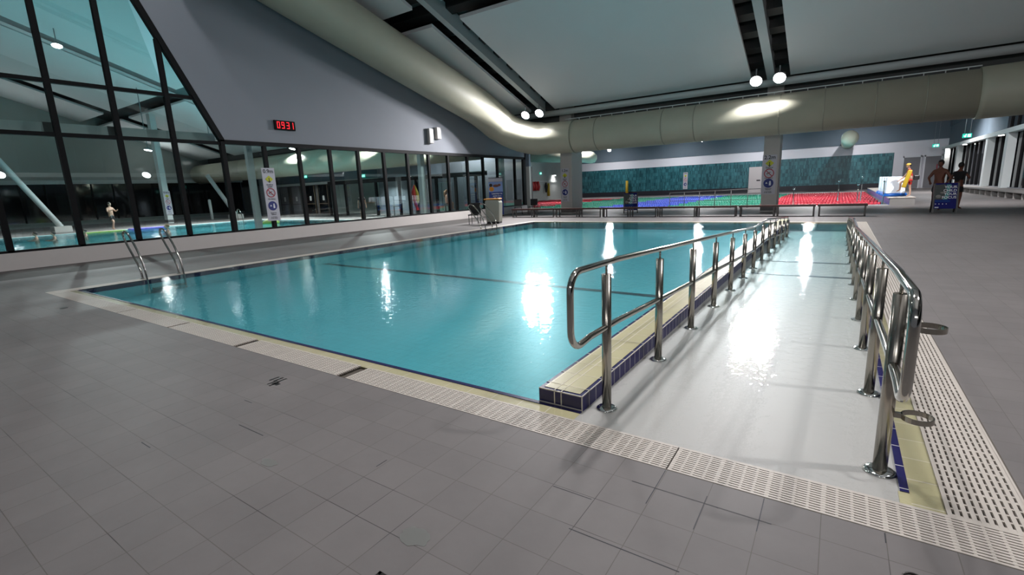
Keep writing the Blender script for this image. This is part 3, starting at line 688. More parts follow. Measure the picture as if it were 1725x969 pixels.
# ================================================================ COLUMNS WITH DEPTH SIGNS
pillar('column', -13.82, -13.08, 25.92, 27.3, 6.2, M['colm'], 'wide pale grey column at the left with depth sign', 'hall columns')
pillar('column', -3.08, -2.42, 25.92, 26.9, 6.2, M['colm'], 'wide pale grey column right of centre with depth sign', 'hall columns')
def depth_sign(loc, rz, W, H, depth, label, small=False):
    t = empty('depth_sign', loc, label, 'sign', 'pool depth signs', rz=rz)
    MB().box(-W/2, W/2, -.02, 0, 0, H).build('board', M['sign'], t)
    R = Matrix.Rotation(PI/2, 4, 'X')
    def TX(s, size, z, m='inkb', x=0): text_mesh(s, size, M[m], 'lettering', t, Matrix.Translation((x, -.022, z)) @ R)
    TX(depth, W*.40, H*.935)
    q = W*.27; cz = H*.79
    mb = MB(); mb.prism([(0, cz-q), (q*1.15, cz), (0, cz+q), (-q*1.15, cz)], 'Y', -.026, -.02)
    mb.build('warning_diamond', M['yellow'], t)
    mb = MB(); mb.prism([(-q*.42, cz-q*.55), (q*.42, cz-q*.55), (0, cz-q*.98)], 'Y', -.029, -.026); mb.box(-q*.12, q*.12, -.029, -.026, cz-q*.55, cz-q*.05)
    mb.ball((0, -.026, cz+q*.15), q*.16, (1, .2, 1)); mb.build('swimmer_symbol', M['inkb'], t)
    TX('Shallow', W*.17, H*.685); TX('water', W*.17, H*.648)
    cz = H*.535; r = W*.35
    mb = MB(); pts = [(r*math.cos(a), cz+r*math.sin(a)) for a in [2*PI*k/28 for k in range(28)]]; pi_ = [(r*.82*math.cos(a), cz+r*.82*math.sin(a)) for a in [2*PI*k/28 for k in range(28)]]
    for k in range(28):
        j = (k+1) % 28; mb.quad((pts[k][0], -.027, pts[k][1]), (pts[j][0], -.027, pts[j][1]), (pi_[j][0], -.027, pi_[j][1]), (pi_[k][0], -.027, pi_[k][1]))
    mb.box(-r*.9, r*.9, -.028, -.024, -r*.08, r*.08, Matrix.Translation((0, 0, cz)) @ Matrix.Rotation(PI/4, 4, 'Y')); mb.build('prohibition_ring', M['red'], t)
    mb = MB(); mb.box(-r*.35, r*.3, -.026, -.022, -r*.07, r*.07, Matrix.Translation((0, 0, cz+.02)) @ Matrix.Rotation(-.5, 4, 'Y')); mb.ball((-r*.4, -.022, cz-r*.1), r*.11, (1, .3, 1))
    for k in range(3): mb.box(-r*.4+k*r*.28, -r*.22+k*r*.28, -.026, -.022, cz-r*.42, cz-r*.36)
    mb.build('diver_symbol', M['inkb'], t)
    TX('No diving', W*.15, H*.415)
    cz = H*.285
    mb = MB(); mb.prism([(r*math.cos(a), cz+r*math.sin(a)) for a in [2*PI*k/28 for k in range(28)]], 'Y', -.026, -.02); mb.build('blue_disc', M['blue'], t)
    mb = MB(); mb.ball((r*.3, -.027, cz+r*.32), r*.17, (1, .2, 1)); mb.box(r*.12, r*.5, -.030, -.026, cz-r*.5, cz+r*.15); mb.ball((-r*.4, -.027, cz+r*.12), r*.12, (1, .2, 1)); mb.box(-r*.6, -r*.2, -.030, -.026, cz-r*.1, cz+r*.02)
    mb.build('people_symbol', M['white'], t)
    TX('Supervise', W*.12, H*.15); TX('children', W*.12, H*.12); TX('at all times', W*.11, H*.07); TX('in the water', W*.11, H*.045)
    return t
depth_sign((-17.985, 10.37, .76), -PI/2+PI, .50, 1.97, '0.9m', 'tall white depth sign 0.9m on the black mullion of the window wall')
depth_sign((-2.80, 25.9, .84), 0, .60, 1.80, '2.2m', 'tall white depth sign 2.2m on the column right of centre')
depth_sign((-13.52, 25.9, .72), 0, .52, 1.92, '1.2m', 'tall white depth sign 1.2m on the left column')
depth_sign((-16.55, 64.95, .7), 0, .55, 2.1, '2.0m', 'small far white depth sign on the teal tiled wall')

# ================================================================ CLOCK
t = empty('digital_clock', (-18.09, 11.35, 4.17), 'black digital wall clock with red digits 09 31 on the left wall', 'clock')
MB().box(0, .06, -.43, .43, 0, .35).build('case', M['clockcase'], t, .01)
SEG = {'0': 'abcdef', '9': 'abcdfg', '3': 'abcdg', '1': 'bc'}
for ch, yc in zip('0931', (-.27, -.085, .12, .29)):
    mb = MB(); w_, h_, tk = .058, .245, .026; z0 = .055
    L = {'a': (-w_, w_, h_-tk, h_), 'd': (-w_, w_, 0, tk), 'g': (-w_, w_, h_/2-tk/2, h_/2+tk/2), 'b': (w_-tk, w_, h_/2, h_), 'c': (w_-tk, w_, 0, h_/2), 'f': (-w_, -w_+tk, h_/2, h_), 'e': (-w_, -w_+tk, 0, h_/2)}
    for s_ in SEG[ch]:
        a, b, c, d = L[s_]; mb.box(.061, .066, yc+a, yc+b, z0+c, z0+d)
    mb.build('digit', M['led'], t)
# wall speakers in the lit patch
for y, z, h, l in ((19.45, 4.1, .75, 'grey wall speaker box on the left wall, lower left of the pair'), (20.05, 4.35, .6, 'narrow wall speaker on the left wall, right of the pair')):
    t = empty('wall_speaker', (-18.09, y, z), l, 'speaker', 'wall speakers'); MB().box(0, .18, -.16, .16, 0, h).build('cabinet', M['colm'], t, .02)
    MB().box(.18, .185, -.13, .13, .04, h-.04).build('grille', M['housing'], t)

# ================================================================ EXIT SIGNS
def exit_sign(loc, rz, label, top=None):
    t = empty('exit_sign', loc, label, 'sign', 'green exit signs', rz=rz)
    MB().box(-.26, .26, -.04, 0, 0, .30).build('light_box', M['exitg'], t, .008)
    if top: MB().cyl((-.15, -.02, .3), .012, top-loc[2]-.3, 8).cyl((.15, -.02, .3), .012, top-loc[2]-.3, 8).build('hanger', M['housing'], t)
    mb = MB(); mb.box(.02, .2, -.045, -.04, .05, .25); mb.box(-.2, -.06, -.045, -.04, .12, .17); mb.box(-.1, -.05, -.045, -.04, .06, .23); mb.ball((-.06, -.042, .25), .025, (1, .2, 1)); mb.box(-.17, -.08, -.045, -.04, .05, .09)
    mb.build('running_figure_symbol', M['exitw'], t)
exit_sign((-32.95, 56.2, 3.35), PI/2, 'green exit sign on the far-left wall beside the wall light')
exit_sign((7.6, 50.0, 3.95), 0, 'green exit sign hanging nearest by the right wall', 7.1)
exit_sign((7.3, 62.0, 3.85), 0, 'green exit sign hanging at the far end of the right wall', 7.1)
exit_sign((-35.4, 29.2, 3.15), 0, 'green exit sign beyond the glass wall above the lobby')
exit_sign((-44.0, 29.2, 3.5), 0, 'blue-green exit sign beyond the glass above the dark doors')

# ================================================================ BENCHES
def bench(x0, x1, label):
    L = x1-x0; t = empty('bench', (x0, 22.75, 0), label, 'bench', 'row of low benches')
    mb = MB()
    for k in range(4): mb.box(0.01, L-.01, k*.1, k*.1+.085, .44, .475)
    mb.box(.01, L-.01, -.01, .0, .40, .475); mb.build('seat', M['benchtop'], t)
    def leg(x): MB().box(x, x+.05, 0, .04, 0, .44).box(x, x+.05, .34, .38, 0, .44).box(x, x+.05, .04, .34, .38, .43).build('leg', M['benchleg'], t)
    leg(.05); leg(L-.1)
    if L > 2: leg(L/2-.09); leg(L/2+.04)
    MB().box(.05, L-.05, 0, .04, 0, .035).build('foot_rail', M['benchleg'], t)
bench(-15.3, -12.55, 'low slatted bench at the left end of the row near the window wall')
bench(-12.5, -9.85, 'low dark slatted bench in front of the left column')
bench(-9.8, -7.05, 'low dark slatted bench in front of the small blue A-frame sign')
bench(-7.0, -3.6, 'low dark slatted bench left of the column right of centre')
bench(-3.55, -.72, 'low dark slatted bench in front of the column right of centre')
bench(-.68, .95, 'short dark slatted bench at the right end of the row')

# ================================================================ A-FRAME SIGNS, BANNER
def aframe(loc, rz, w_, h_, label, lines, child=True):
    t = empty('a_frame_sign', loc, label, 'sign', rz=rz)
    lean = .28
    for s in (-1, 1):
        mt = Matrix.Rotation(-s*math.atan(lean/h_)*-1 if s < 0 else math.atan(lean/h_), 4, 'X')
        a = math.atan(lean/h_)*(1 if s < 0 else -1)
        mt = Matrix.Translation((0, 0, h_)) @ Matrix.Rotation(-a*1.0, 4, 'X') @ Matrix.Translation((0, 0, -h_))
        p = MB().box(-w_/2, w_/2, -.02 if s < 0 else .0, 0 if s < 0 else .02, .16, h_, mt).build('panel', M['asb'], t)
        MB().box(-w_/2-.02, -w_/2+.03, -.03, .02, 0, h_, mt).box(w_/2-.03, w_/2+.02, -.03, .02, 0, h_, mt).build('leg', M['plastic'], t)
        if s < 0:
            R = mt @ Matrix.Translation((0, -.023, 0))
            mb = MB(); mb.prism([(-w_/2+.03, h_*.45), (-w_*.02, h_*.45), (w_*.06, h_*.7), (-w_*.05, h_-.04), (-w_/2+.03, h_-.06)], 'Y', 0, .003)
            o = mb.build('photo_area', M['pdark'], t); o.data.transform(R)
            mb = MB(); mb.prism([(-w_*.12, h_*.45), (w_*.08, h_*.45), (w_*.2, h_*.95), (w_*.0, h_*.95), (w_*.02, h_*.7)], 'Y', -.002, .001); o = mb.build('teal_area', M['teal'], t); o.data.transform(R)
            mb = MB(); mb.ball((-w_*.3, 0, h_*.55), w_*.12, (1, .1, .8)); mb.ball((-w_*.12, 0, h_*.68), w_*.09, (1.4, .1, .6)); o = mb.build('portrait_shape', M['concrete'], t); o.data.transform(R)
            mb = MB(); mb.box(-w_/2+.04, w_*.2, -.001, .003, h_*.36, h_*.43); o = mb.build('blue_strip', M['asb2'], t); o.data.transform(R)
            for k, sline in enumerate(lines):
                text_mesh(sline, w_*.19, M['white'], 'lettering', t, R @ Matrix.Translation((w_*.44, -.006, h_*(.86-.115*k))) @ Matrix.Rotation(PI/2, 4, 'X'), align='RIGHT')
            mb = MB()
            for k in range(4): mb.ball((-w_*.4+k*w_*.15, 0, h_*.30), w_*.025, (1, .2, 1))
            mb.box(-w_*.42, -w_*.26, -.004, .002, h_*.17, h_*.2); o = mb.build('small_symbols', M['white'], t); o.data.transform(R)
    return t
aframe((3.31, 24.25, 0), 0, .68, 1.12, 'blue A-frame sign with white capitals on the right-hand deck', ['YOUR', 'CHILD', 'YOUR', 'FOCUS'])
aframe((-9.42, 25.7, 0), .35, .72, 1.10, 'smaller blue A-frame sign behind the benches, seen at an angle', ['YOUR', 'CHILD', 'YOUR', 'FOCUS'])
t = empty('pull_up_banner', (-17.25, 24.05, 0), 'tall blue pull-up banner with swimming child beside the window wall', 'banner', rz=.42)
MB().box(-.45, .45, -.1, .1, 0, .1).build('base', M['benchleg'], t, .02); MB().box(-.43, .43, -.005, .005, .1, 2.28).build('sheet', M['banner'], t); MB().box(-.44, .44, -.015, .015, 2.27, 2.3).build('top_rail', M['benchleg'], t)
MB().cyl((0, .04, .1), .012, 2.15, 8).build('pole', M['benchleg'], t)
MB().box(-.43, .43, -.008, -.004, 1.46, 2.05).build('light_blue_area', M['banner_l'], t); MB().box(-.43, .43, -.009, -.004, 2.06, 2.26).build('white_header', M['sign'], t)
mb = MB(); mb.ball((-.26, -.01, 1.63), .15, (1, .05, .9)); mb.build('orange_vest_shape', M['orange'], t)
mb = MB(); mb.ball((-.3, -.012, 1.86), .10, (1, .05, 1)); mb.build('head_shape', M['hair'], t)
mb = MB(); mb.ball((.02, -.012, 1.82), .16, (1.2, .05, .5)); mb.ball((.22, -.012, 1.86), .09, (1, .05, .8)); mb.build('arm_shape', M['skin2'], t)
mb = MB(); mb.ball((.1, -.01, .3), .1, (1.6, .05, 1.5)); mb.ball((-.15, -.01, .25), .09, (1.5, .05, .8)); mb.build('red_mark', M['bannerr'], t)
for k, s_ in enumerate(['Learning to', 'swim is a', 'life skill']):
    text_mesh(s_, .14, M['white'], 'lettering', t, Matrix.Translation((.06, -.012, 1.36-.14*k)) @ Matrix.Rotation(PI/2, 4, 'X'))

# pool lift / lectern behind the far ladder
t = empty('pool_lift', (-13.65, 18.8, 0), 'grey fibreglass pool lift cover with orange rim behind the far ladder', 'pool lift', rz=.35)
MB().prism([(-.32, .08), (.32, .08), (.36, 1.0), (.28, 1.1), (-.26, 1.14), (-.36, 1.05)], 'Y', -.3, .3).build('cover', M['lift'], t, .04)
MB().box(-.40, .34, -.30, .30, 1.12, 1.18).build('rim', M['orange'], t, .02)
MB().box(-.3, .3, -.26, .26, 0, .08).build('base', M['plastic'], t)
t = empty('seat_frame', (-14.45, 18.3, 0), 'black sling seat beside the grey pool lift', 'chair', rz=.35)
MB().box(-.25, .25, -.25, .25, .42, .47).build('seat', M['plastic'], t, .01); MB().box(-.25, .25, .2, .26, .47, 1.0).build('backrest', M['plastic'], t, .01)
for sx in (-1, 1):
    for sy in (-1, 1): MB().cyl((sx*.22, sy*.22, 0), .015, .43, 8).build('leg', M['plastic'], t)
# plastic chair by the wall corner
def chair(loc, rz, label):
    t = empty('plastic_chair', loc, label, 'chair', 'black chairs by the window corner', rz=rz)
    MB().box(-.24, .24, -.22, .24, .43, .46).build('seat', M['plastic'], t, .01); MB().box(-.24, .24, .21, .25, .5, .92).build('backrest', M['plastic'], t, .01)
    for sx in (-1, 1):
        for sy in (-1, 1): MB().tube([(sx*.2, sy*.19, .43), (sx*.26, sy*.27, 0)], .013, 8).build('leg', M['plastic'], t)
chair((-16.9, 25.9, 0), .6, 'black plastic chair at the far corner of the window wall, left one')
chair((-16.1, 26.4, 0), .2, 'black plastic chair at the far corner of the window wall, right one')

# ================================================================ LANE ROPES AND LAP POOL ITEMS
lr = None
for k in range(9):
    y = 33.0+2.6*k
    if lr is None:
        lr = empty('lane_rope', (LX0, y, .0), 'striped floating lane rope across the lap pool', 'lane rope', 'lap pool lane ropes')
        def floats(a, b, nm, m):
            mb = MB(); x = a
            pts = []; rad = []
            while x < b: pts += [(x, 0, .0), (x+.02, 0, 0), (x+.13, 0, 0), (x+.15, 0, 0)]; rad += [.03, .085, .085, .03]; x += .17
            mb.tube(pts, .08, 8, rads=rad); mb.build(nm, m, lr)
        floats(.1, 9.5, 'float_chain', M['roperd']); floats(9.5, 16, 'float_chain', M['ropegr']); floats(16, 21, 'float_chain', M['ropebl']); floats(21, 26.5, 'float_chain', M['ropegr']); floats(26.5, 32.3, 'float_chain', M['roperd'])
        o = lr
    else:
        o = copy_tree(lr)
    o.location = (LX0, y, 0)
    o['label'] = ['lane rope nearest the benches', 'second lane rope from the benches', 'third lane rope from the benches', 'fourth lane rope from the benches', 'fifth lane rope, mid lap pool', 'sixth lane rope from the benches', 'seventh lane rope from the benches', 'eighth lane rope, second from the teal wall', 'lane rope farthest, nearest the teal wall'][k]
# raised platform at the right end of the lap pool
t = empty('pool_platform', (2.65, 31.15, 0), 'raised tiled platform along the right end of the lap pool', 'platform')
MB().box(-.5, .5, 0, 24, 0, .34).build('body', M['concrete'], t); MB().box(-.56, .52, -.02, 24, .34, .37).build('coping', M['grate'], t); MB().box(-.53, -.5, .02, 24, -.4, .34).build('tiled_side', M['bluetile'], t)
for k, (y, l) in enumerate(((33.0, 'white box with blue base on the platform, nearest beside the lifeguard'), (34.6, 'white box with blue base on the platform, second from the lifeguard'), (36.4, 'white box with blue base on the platform, third from the lifeguard'), (38.4, 'white box with blue base on the platform, farthest of the four'))):
    t = empty('storage_box', (2.45, y, .37), l, 'box', 'white boxes on the platform')
    MB().prism([(-.40, .16), (.40, .16), (.36, 1.0), (-.40, 1.02)], 'Y', -.45, .45).build('body', M['tub'], t, .03)
    MB().lathe([(.50, 0), (.54, .05), (.50, .16), (.38, .18)], (0, 0, 0), 28).build('base', M['tubblue'], t)
# white door with notice in the teal wall, door in the right part
t = empty('door_1', (-8.4, 64.9, 0), kind='structure')
MB().box(-.75, .75, -.06, 0, 0, 3.0).build('leaf', M['cabinet'], t); MB().box(.1, .5, -.08, -.06, 1.35, 1.5).build('notice', M['inkb'], t)
MB().box(.78, 1.3, -.9, -.85, .2, 3.0).build('side_leaf', M['tub'], t)
for i, (x0, x1) in enumerate(((5.3, 6.6), (7.0, 8.2))):
    t = empty('door_%d' % (i+2), ((x0+x1)/2, 64.95, 0), kind='structure'); h = (x1-x0)/2
    MB().box(-h, h, -.05, 0, .05, 3.1).build('leaf', M['greydoor'], t); MB().box(-h-.1, -h, -.08, 0, 0, 3.25).box(h, h+.1, -.08, 0, 0, 3.25).box(-h-.1, h+.1, -.08, 0, 3.1, 3.25).build('frame', M['white'], t)
MB().box(.3, .38, -.07, -.05, 1.0, 2.3).build('lettering_strip', M['red'], t)
# rail with posts in front of the lap pool
t = empty('guard_rail', (-6, 30.2, 0), 'thin steel guard rail with posts between the benches and the lap pool', 'handrail')
MB().tube([(-2.6, 0, .95), (2.6, 0, 1.05)], .025, 8).build('rail', M['benchleg'], t)
for k in range(7): MB().cyl((-2.6+k*.867, 0, 0), .02, .97+.014*k, 8).build('post', M['benchleg'], t)
MB().box(-2.6, 2.6, -.01, .01, .45, .48).build('lower_rail', M['benchleg'], t)
for x, y, h, l in ((-.05, 36, 1.25, 'left chrome post of four at the right end of the lap pool'), (.85, 33, 1.05, 'short chrome post nearest the platform end'), (1.15, 38, 1.4, 'tallest chrome post at the right end of the lap pool'), (1.98, 32.8, 1.15, 'chrome post right beside the white boxes'), (-2.1, 31.3, .95, 'curved chrome rail just right of the column')):
    t = empty('chrome_post', (x, y, 0), l, 'post', 'chrome posts at the lap pool')
    MB().cyl((0, 0, -.1), .025, h+.1, 10).build('tube', M['steel'], t); MB().ball((0, 0, h), .06).build('cap', M['chrome'], t)
# rescue items on the far-left wall
t = empty('rescue_rack', (-32.95, 55.0, 1.9), 'white hook rail on the far-left wall holding rescue gear', 'rack'); MB().box(0, .06, -2, 5.5, .55, .62).build('rail', M['whitep'], t)
for y, l in ((53.7, 'red rescue tube hanging leftmost on the far-left wall'), (54.4, 'red rescue tube hanging second on the far-left wall'), (55.1, 'red rescue tube hanging third on the far-left wall')):
    tag(MB().tube([(-32.75, y, 2.45), (-32.72, y+.1, 1.8), (-32.75, y, 1.3)], .2, 12, rads=[.16, .25, .2]).build('rescue_tube', M['redfoam']), l, 'rescue tube', 'rescue gear on the far-left wall')
tag(MB().tube([(-32.75, 57.9, 2.2), (-32.75, 57.9, .5)], .2, 12, rads=[.18, .2]).build('rescue_tube', M['tube']), 'yellow rescue tube hanging on the far-left wall', 'rescue tube', 'rescue gear on the far-left wall')
tag(MB().tube([(-32.72, 57.2, 2.3), (-32.7, 57.2, 1.8), (-32.72, 57.2, 1.0)], .2, 10, rads=[.08, .22, .12]).build('life_vest', M['darkcloth']), 'black vest hanging beside the yellow rescue tube', 'vest', 'rescue gear on the far-left wall')
tag(MB().tube([(-24.2, 64.5, 2.1), (-24.2, 64.5, .03)], .3, 10, rads=[.18, .2]).build('rescue_board', M['tube']), 'yellow rescue board standing against the teal wall', 'rescue board')
tag(MB().box(-32.98, -32.4, 50.8, 53, 0, 3.3).build('equipment_cabinet', M['greydoor']), 'grey equipment cabinet at the end of the window wall', 'cabinet')

# ================================================================ PEOPLE
def skin_mesh(name, verts, edges, radii, m, parent=None, extra=None, voxel=.014, root=0):
    me = bpy.data.meshes.new(name); me.from_pydata([Vector(v) for v in verts], edges, []); o = bpy.data.objects.new(name, me); C.objects.link(o)
    md = o.modifiers.new('skin', 'SKIN'); md.use_smooth_shade = True
    sv = me.skin_vertices[0].data
    for i, r in enumerate(radii): sv[i].radius = (r, r) if not isinstance(r, tuple) else r
    sv[root].use_root = True
    sb = o.modifiers.new('sub', 'SUBSURF'); sb.levels = 1; sb.render_levels = 1
    bpy.context.view_layer.update()
    me2 = bpy.data.meshes.new_from_object(o.evaluated_get(bpy.context.evaluated_depsgraph_get()))
    bpy.data.objects.remove(o); bpy.data.meshes.remove(me)
    if extra:
        b = bmesh.new(); b.from_mesh(me2); n0 = len(b.verts); x = MB(); x.bm.free(); x.bm = b; extra(x); b.to_mesh(me2); b.free()
    o = bpy.data.objects.new(name, me2); C.objects.link(o)
    if voxel:
        rm = o.modifiers.new('rm', 'REMESH'); rm.mode = 'VOXEL'; rm.voxel_size = voxel; rm.use_smooth_shade = True
        bpy.context.view_layer.update()
        me3 = bpy.data.meshes.new_from_object(o.evaluated_get(bpy.context.evaluated_depsgraph_get()))
        o.modifiers.clear(); o.data = me3; bpy.data.meshes.remove(me2)
    o.data.materials.clear(); o.data.materials.append(m)
    if parent: o.parent = parent
    return o
def person(loc, rz, label, J=None, scale=1, skin='skin', shorts=None, shirt=None, hairm='hair', long_hair=False, cap=None, build=1.0, cutoff=None, voxel=.014):
    t = empty('person', loc, label, 'person', rz=rz); t.scale = (scale,)*3
    D = dict(pel=(0, 0, .94), sp=(0, .0, 1.12), ch=(0, .01, 1.33), nk=(0, .0, 1.48), hd=(0, -.02, 1.56),
             sl=(-.17, 0, 1.40), el=(-.24, .02, 1.13), wl=(-.26, -.06, .88), sr=(.17, 0, 1.40), er=(.24, .02, 1.13), wr=(.26, -.06, .88),
             hl=(-.09, 0, .90), kl=(-.10, -.03, .50), al=(-.11, .03, .09), tl=(-.12, -.13, .03), hr=(.09, 0, .90), kr=(.10, -.03, .50), ar=(.11, .03, .09), tr=(.12, -.13, .03))
    if J: D.update(J)
    D = {k: Vector(v) for k, v in D.items()}; b = build
    V, E, R = [], [], []
    def add(p, r, prev=None):
        V.append(Vector(p)); R.append(r)
        if prev is not None: E.append((prev, len(V)-1))
        return len(V)-1
    pe = add(D['pel'], .125*b); sp = add(D['sp'], .115*b, pe); ch = add(D['ch'], .14*b, sp); nk = add(D['nk'], .062, ch); hd = add(D['hd'], .06, nk)
    fin = []
    for s in 'lr':
        sh = add(D['s'+s], .062*b, ch); el = add(D['e'+s], .042*b, sh); wr = add(D['w'+s], .028, el)
        dirv = (D['w'+s]-D['e'+s]).normalized(); palm = add(D['w'+s]+dirv*.07, .034, wr)
        side = dirv.cross(Vector((0, 1, 0)) if abs(dirv.y) < .8 else Vector((1, 0, 0))).normalized(); nrm = dirv.cross(side)
        for k, ln in enumerate((.062, .072, .068, .052)):
            a = add(V[palm]+side*(-.03+.02*k)+dirv*.03, .0105, palm); c_ = add(V[a]+dirv*ln*.55+nrm*.006, .0095, a); add(V[c_]+dirv*ln*.4+nrm*.018, .008, c_)
        a = add(D['w'+s]+dirv*.035-side*.038, .012, wr); add(V[a]+dirv*.045-side*.02, .0095, a)
        hp = add(D['h'+s], .085*b, pe); kn = add(D['k'+s], .055*b, hp); cf = add(D['k'+s].lerp(D['a'+s], .35)+Vector((0, .015, 0)), .052*b, kn); an = add(D['a'+s], .036, cf); he = add(D['t'+s], .03, an)
    hc = D['hd']+Vector((0, -.01, .095))
    def head(x):
        x.ball(hc, .115, (.68, .84, 1.0), 20, 14); x.ball(hc+Vector((0, -.03, -.05)), .07, (.78, .9, .85), 14, 10)
        x.ball(hc+Vector((0, -.10, -.015)), .02, (.7, 1, 1.2), 8, 6)
        for s in (-1, 1): x.ball(hc+Vector((s*.078, .005, -.01)), .026, (.4, .7, 1.2), 8, 6)
        x.ball(hc+Vector((0, -.092, -.06)), .018, (1.3, .5, .4), 8, 6)
    skin_mesh('body', V, E, R, M[skin], t, head, voxel)
    mb = MB(); mb.ball(hc+Vector((0, .014, .022)), .122, (.72, .86, .96), 18, 12)
    bmesh.ops.delete(mb.bm, geom=[v for v in mb.bm.verts if (v.co.z < hc.z-.02 and v.co.y < hc.y+.02) or (v.co.y < hc.y-.06 and v.co.z < hc.z+.05) or v.co.z < hc.z-.06], context='VERTS')
    ho = mb.build('hair', M[hairm], t); sd = ho.modifiers.new('s', 'SOLIDIFY'); sd.thickness = .012
    if long_hair: MB().tube([hc+Vector((0, .07, .05)), hc+Vector((0, .10, -.08)), hc+Vector((0, .11, -.26)), hc+Vector((0, .12, -.38))], .08, 14, rads=[.09, .10, .09, .04]).build('long_hair', M[hairm], t)
    if cap:
        mb = MB(); mb.ball(hc+Vector((0, .0, .05)), .12, (.76, .92, .75), 18, 12); mb.prism([(-.07, -.11), (.07, -.11), (.055, -.17), (-.055, -.17)], 'Z', .0, .012)
        for v in list(mb.bm.verts)[-8:]: v.co += hc+Vector((0, .0, .05))
        mb.build('cap', M[cap], t)
    if shorts:
        V2, E2, R2 = [D['pel']+Vector((0, 0, .06)), D['pel']], [(0, 1)], [.13*b, .142*b]
        for s in 'lr':
            V2 += [D['h'+s], D['h'+s].lerp(D['k'+s], .35), D['h'+s].lerp(D['k'+s], .72)]; n = len(V2); E2 += [(1, n-3), (n-3, n-2), (n-2, n-1)]; R2 += [.108*b, .095*b, .088*b]
        skin_mesh('shorts', V2, E2, R2, M[shorts], t, voxel=voxel and .02)
    if shirt:
        V2, E2, R2 = [D['pel']+Vector((0, 0, .05)), D['sp'], D['ch'], D['ch'].lerp(D['nk'], .6)], [(0, 1), (1, 2), (2, 3)], [.137*b, .13*b, .155*b, .085]
        for s in 'lr':
            V2 += [D['s'+s], D['s'+s].lerp(D['e'+s], .55)]; n = len(V2); E2 += [(2, n-2), (n-2, n-1)]; R2 += [.078*b, .065*b]
        skin_mesh('shirt', V2, E2, R2, M[shirt], t, voxel=voxel and .02)
    return t
# lifeguard: one foot up on a box rim, leaning hand on knee (faces -X)
lg = person((2.93, 31.75, .37), -PI/2, 'lifeguard in red shirt and yellow cap with one foot raised on the tiled platform',
            dict(sp=(0, -.03, 1.13), ch=(0, -.07, 1.33), nk=(0, -.10, 1.48), hd=(0, -.13, 1.56), sl=(-.17, -.08, 1.40), sr=(.17, -.08, 1.40), el=(-.2, -.22, 1.14), wl=(-.14, -.41, .95), er=(.2, -.24, 1.12), wr=(.16, -.44, .93),
                 kr=(.12, -.42, .80), ar=(.12, -.42, .38), tr=(.12, -.56, .31), kl=(-.09, .02, .49), al=(-.09, .06, .09), tl=(-.09, -.1, .03)), .93,
            shorts='redcloth', shirt='redcloth', cap='yellowcap', skin='skin', voxel=None)
t = empty('rescue_tube', (2.72, 31.42, .37), 'yellow rescue tube held at the side of the lifeguard', 'rescue tube')
MB().box(-.09, .09, -.09, .09, -.44, .44, Matrix.Translation((.04, 0, .90)) @ Matrix.Rotation(.23, 4, 'Y')).build('foam', M['tube'], t, .04)
MB().tube([(.12, -.0, 1.30), (.1, .12, 1.42), (.05, .28, 1.30)], .015, 8).build('strap', M['redfoam'], t)
tag(MB().box(3.03, 3.27, 31.66, 31.9, 1.2, 1.43).build('waist_pack', M['plastic'], None, .04), 'black waist pack at the back of the lifeguard', 'bag')
person((3.32, 26.1, 0), -.5, 'shirtless man with dark hair standing behind the blue A-frame sign', dict(el=(-.30, -.05, 1.16), wl=(-.18, -.20, 1.02), er=(.32, .02, 1.14), wr=(.25, -.14, .95)), 1.13, 'skin2', shorts='darkcloth', build=1.12)
person((4.05, 27.0, 0), 2.4, 'person in black top standing right of the shirtless man', dict(el=(-.32, -.05, 1.2), wl=(-.16, -.22, 1.12), er=(.32, -.05, 1.2), wr=(.16, -.22, 1.12)), 1.06, 'skin2', shorts='darkcloth', shirt='darkcloth')
person((-40.0, 11.9, 0), PI/2+.4, 'shirtless person in black shorts walking beyond the glass wall', dict(kl=(-.10, -.22, .52), al=(-.10, -.12, .11), tl=(-.11, -.27, .06), kr=(.10, .02, .5), ar=(.1, .22, .12), tr=(.1, .1, .03), el=(-.26, -.1, 1.18), wl=(-.2, -.3, 1.25), er=(.26, -.1, 1.18), wr=(.2, -.3, 1.25)), 1.03, 'skin', shorts='darkcloth')
person((-22.0, 24.9, -.05), PI*.8, 'seated person with long fair hair beyond the glass wall', dict(kl=(-.12, -.42, .92), al=(-.12, -.42, .5), tl=(-.12, -.55, .45), kr=(.12, -.42, .92), ar=(.12, -.42, .5), tr=(.12, -.55, .45)), 1.0, 'skin', shorts='darkcloth', hairm='hair_b', long_hair=True)
person((-27.0, 21.9, 0), 1.0, 'dim person in dark clothes beyond the glass in the lobby', None, 1.0, 'skin', shorts='darkcloth', shirt='darkcloth')
def swimmer(x, y, label, sc=1, hair='hair'):
    t = empty('swimmer', (x, y, -1.38*sc), label, 'person', 'swimmers beyond the glass'); t.scale = (sc,)*3
    V = [(0, 0, .9), (0, 0, 1.15), (0, 0, 1.3), (0, 0, 1.42), (0, 0, 1.50), (-.17, 0, 1.33), (-.3, -.15, 1.22), (-.25, -.38, 1.25), (.17, 0, 1.33), (.3, -.15, 1.22), (.25, -.38, 1.25)]
    def head(q):
        q.ball((0, -.03, 1.6), .115, (.7, .85, 1), 16, 10); q.ball((0, -.13, 1.585), .018, (.7, 1, 1.2), 8, 6)
    skin_mesh('body', V, [(0, 1), (1, 2), (2, 3), (3, 4), (2, 5), (5, 6), (6, 7), (2, 8), (8, 9), (9, 10)], [.12, .12, .14, .06, .055, .06, .04, .03, .06, .04, .03], M['skin'], t, head, .02)
    MB().ball((0, -.01, 1.625), .12, (.74, .88, .85)).build('hair', M[hair], t)
swimmer(-37.2, 7.5, 'swimmer beyond the glass, leftmost dark head in the water')
swimmer(-35.6, 7.9, 'swimmer beyond the glass, second dark head in the water')
swimmer(-36.2, 9.4, 'swimmer beyond the glass, head beside the lime float')
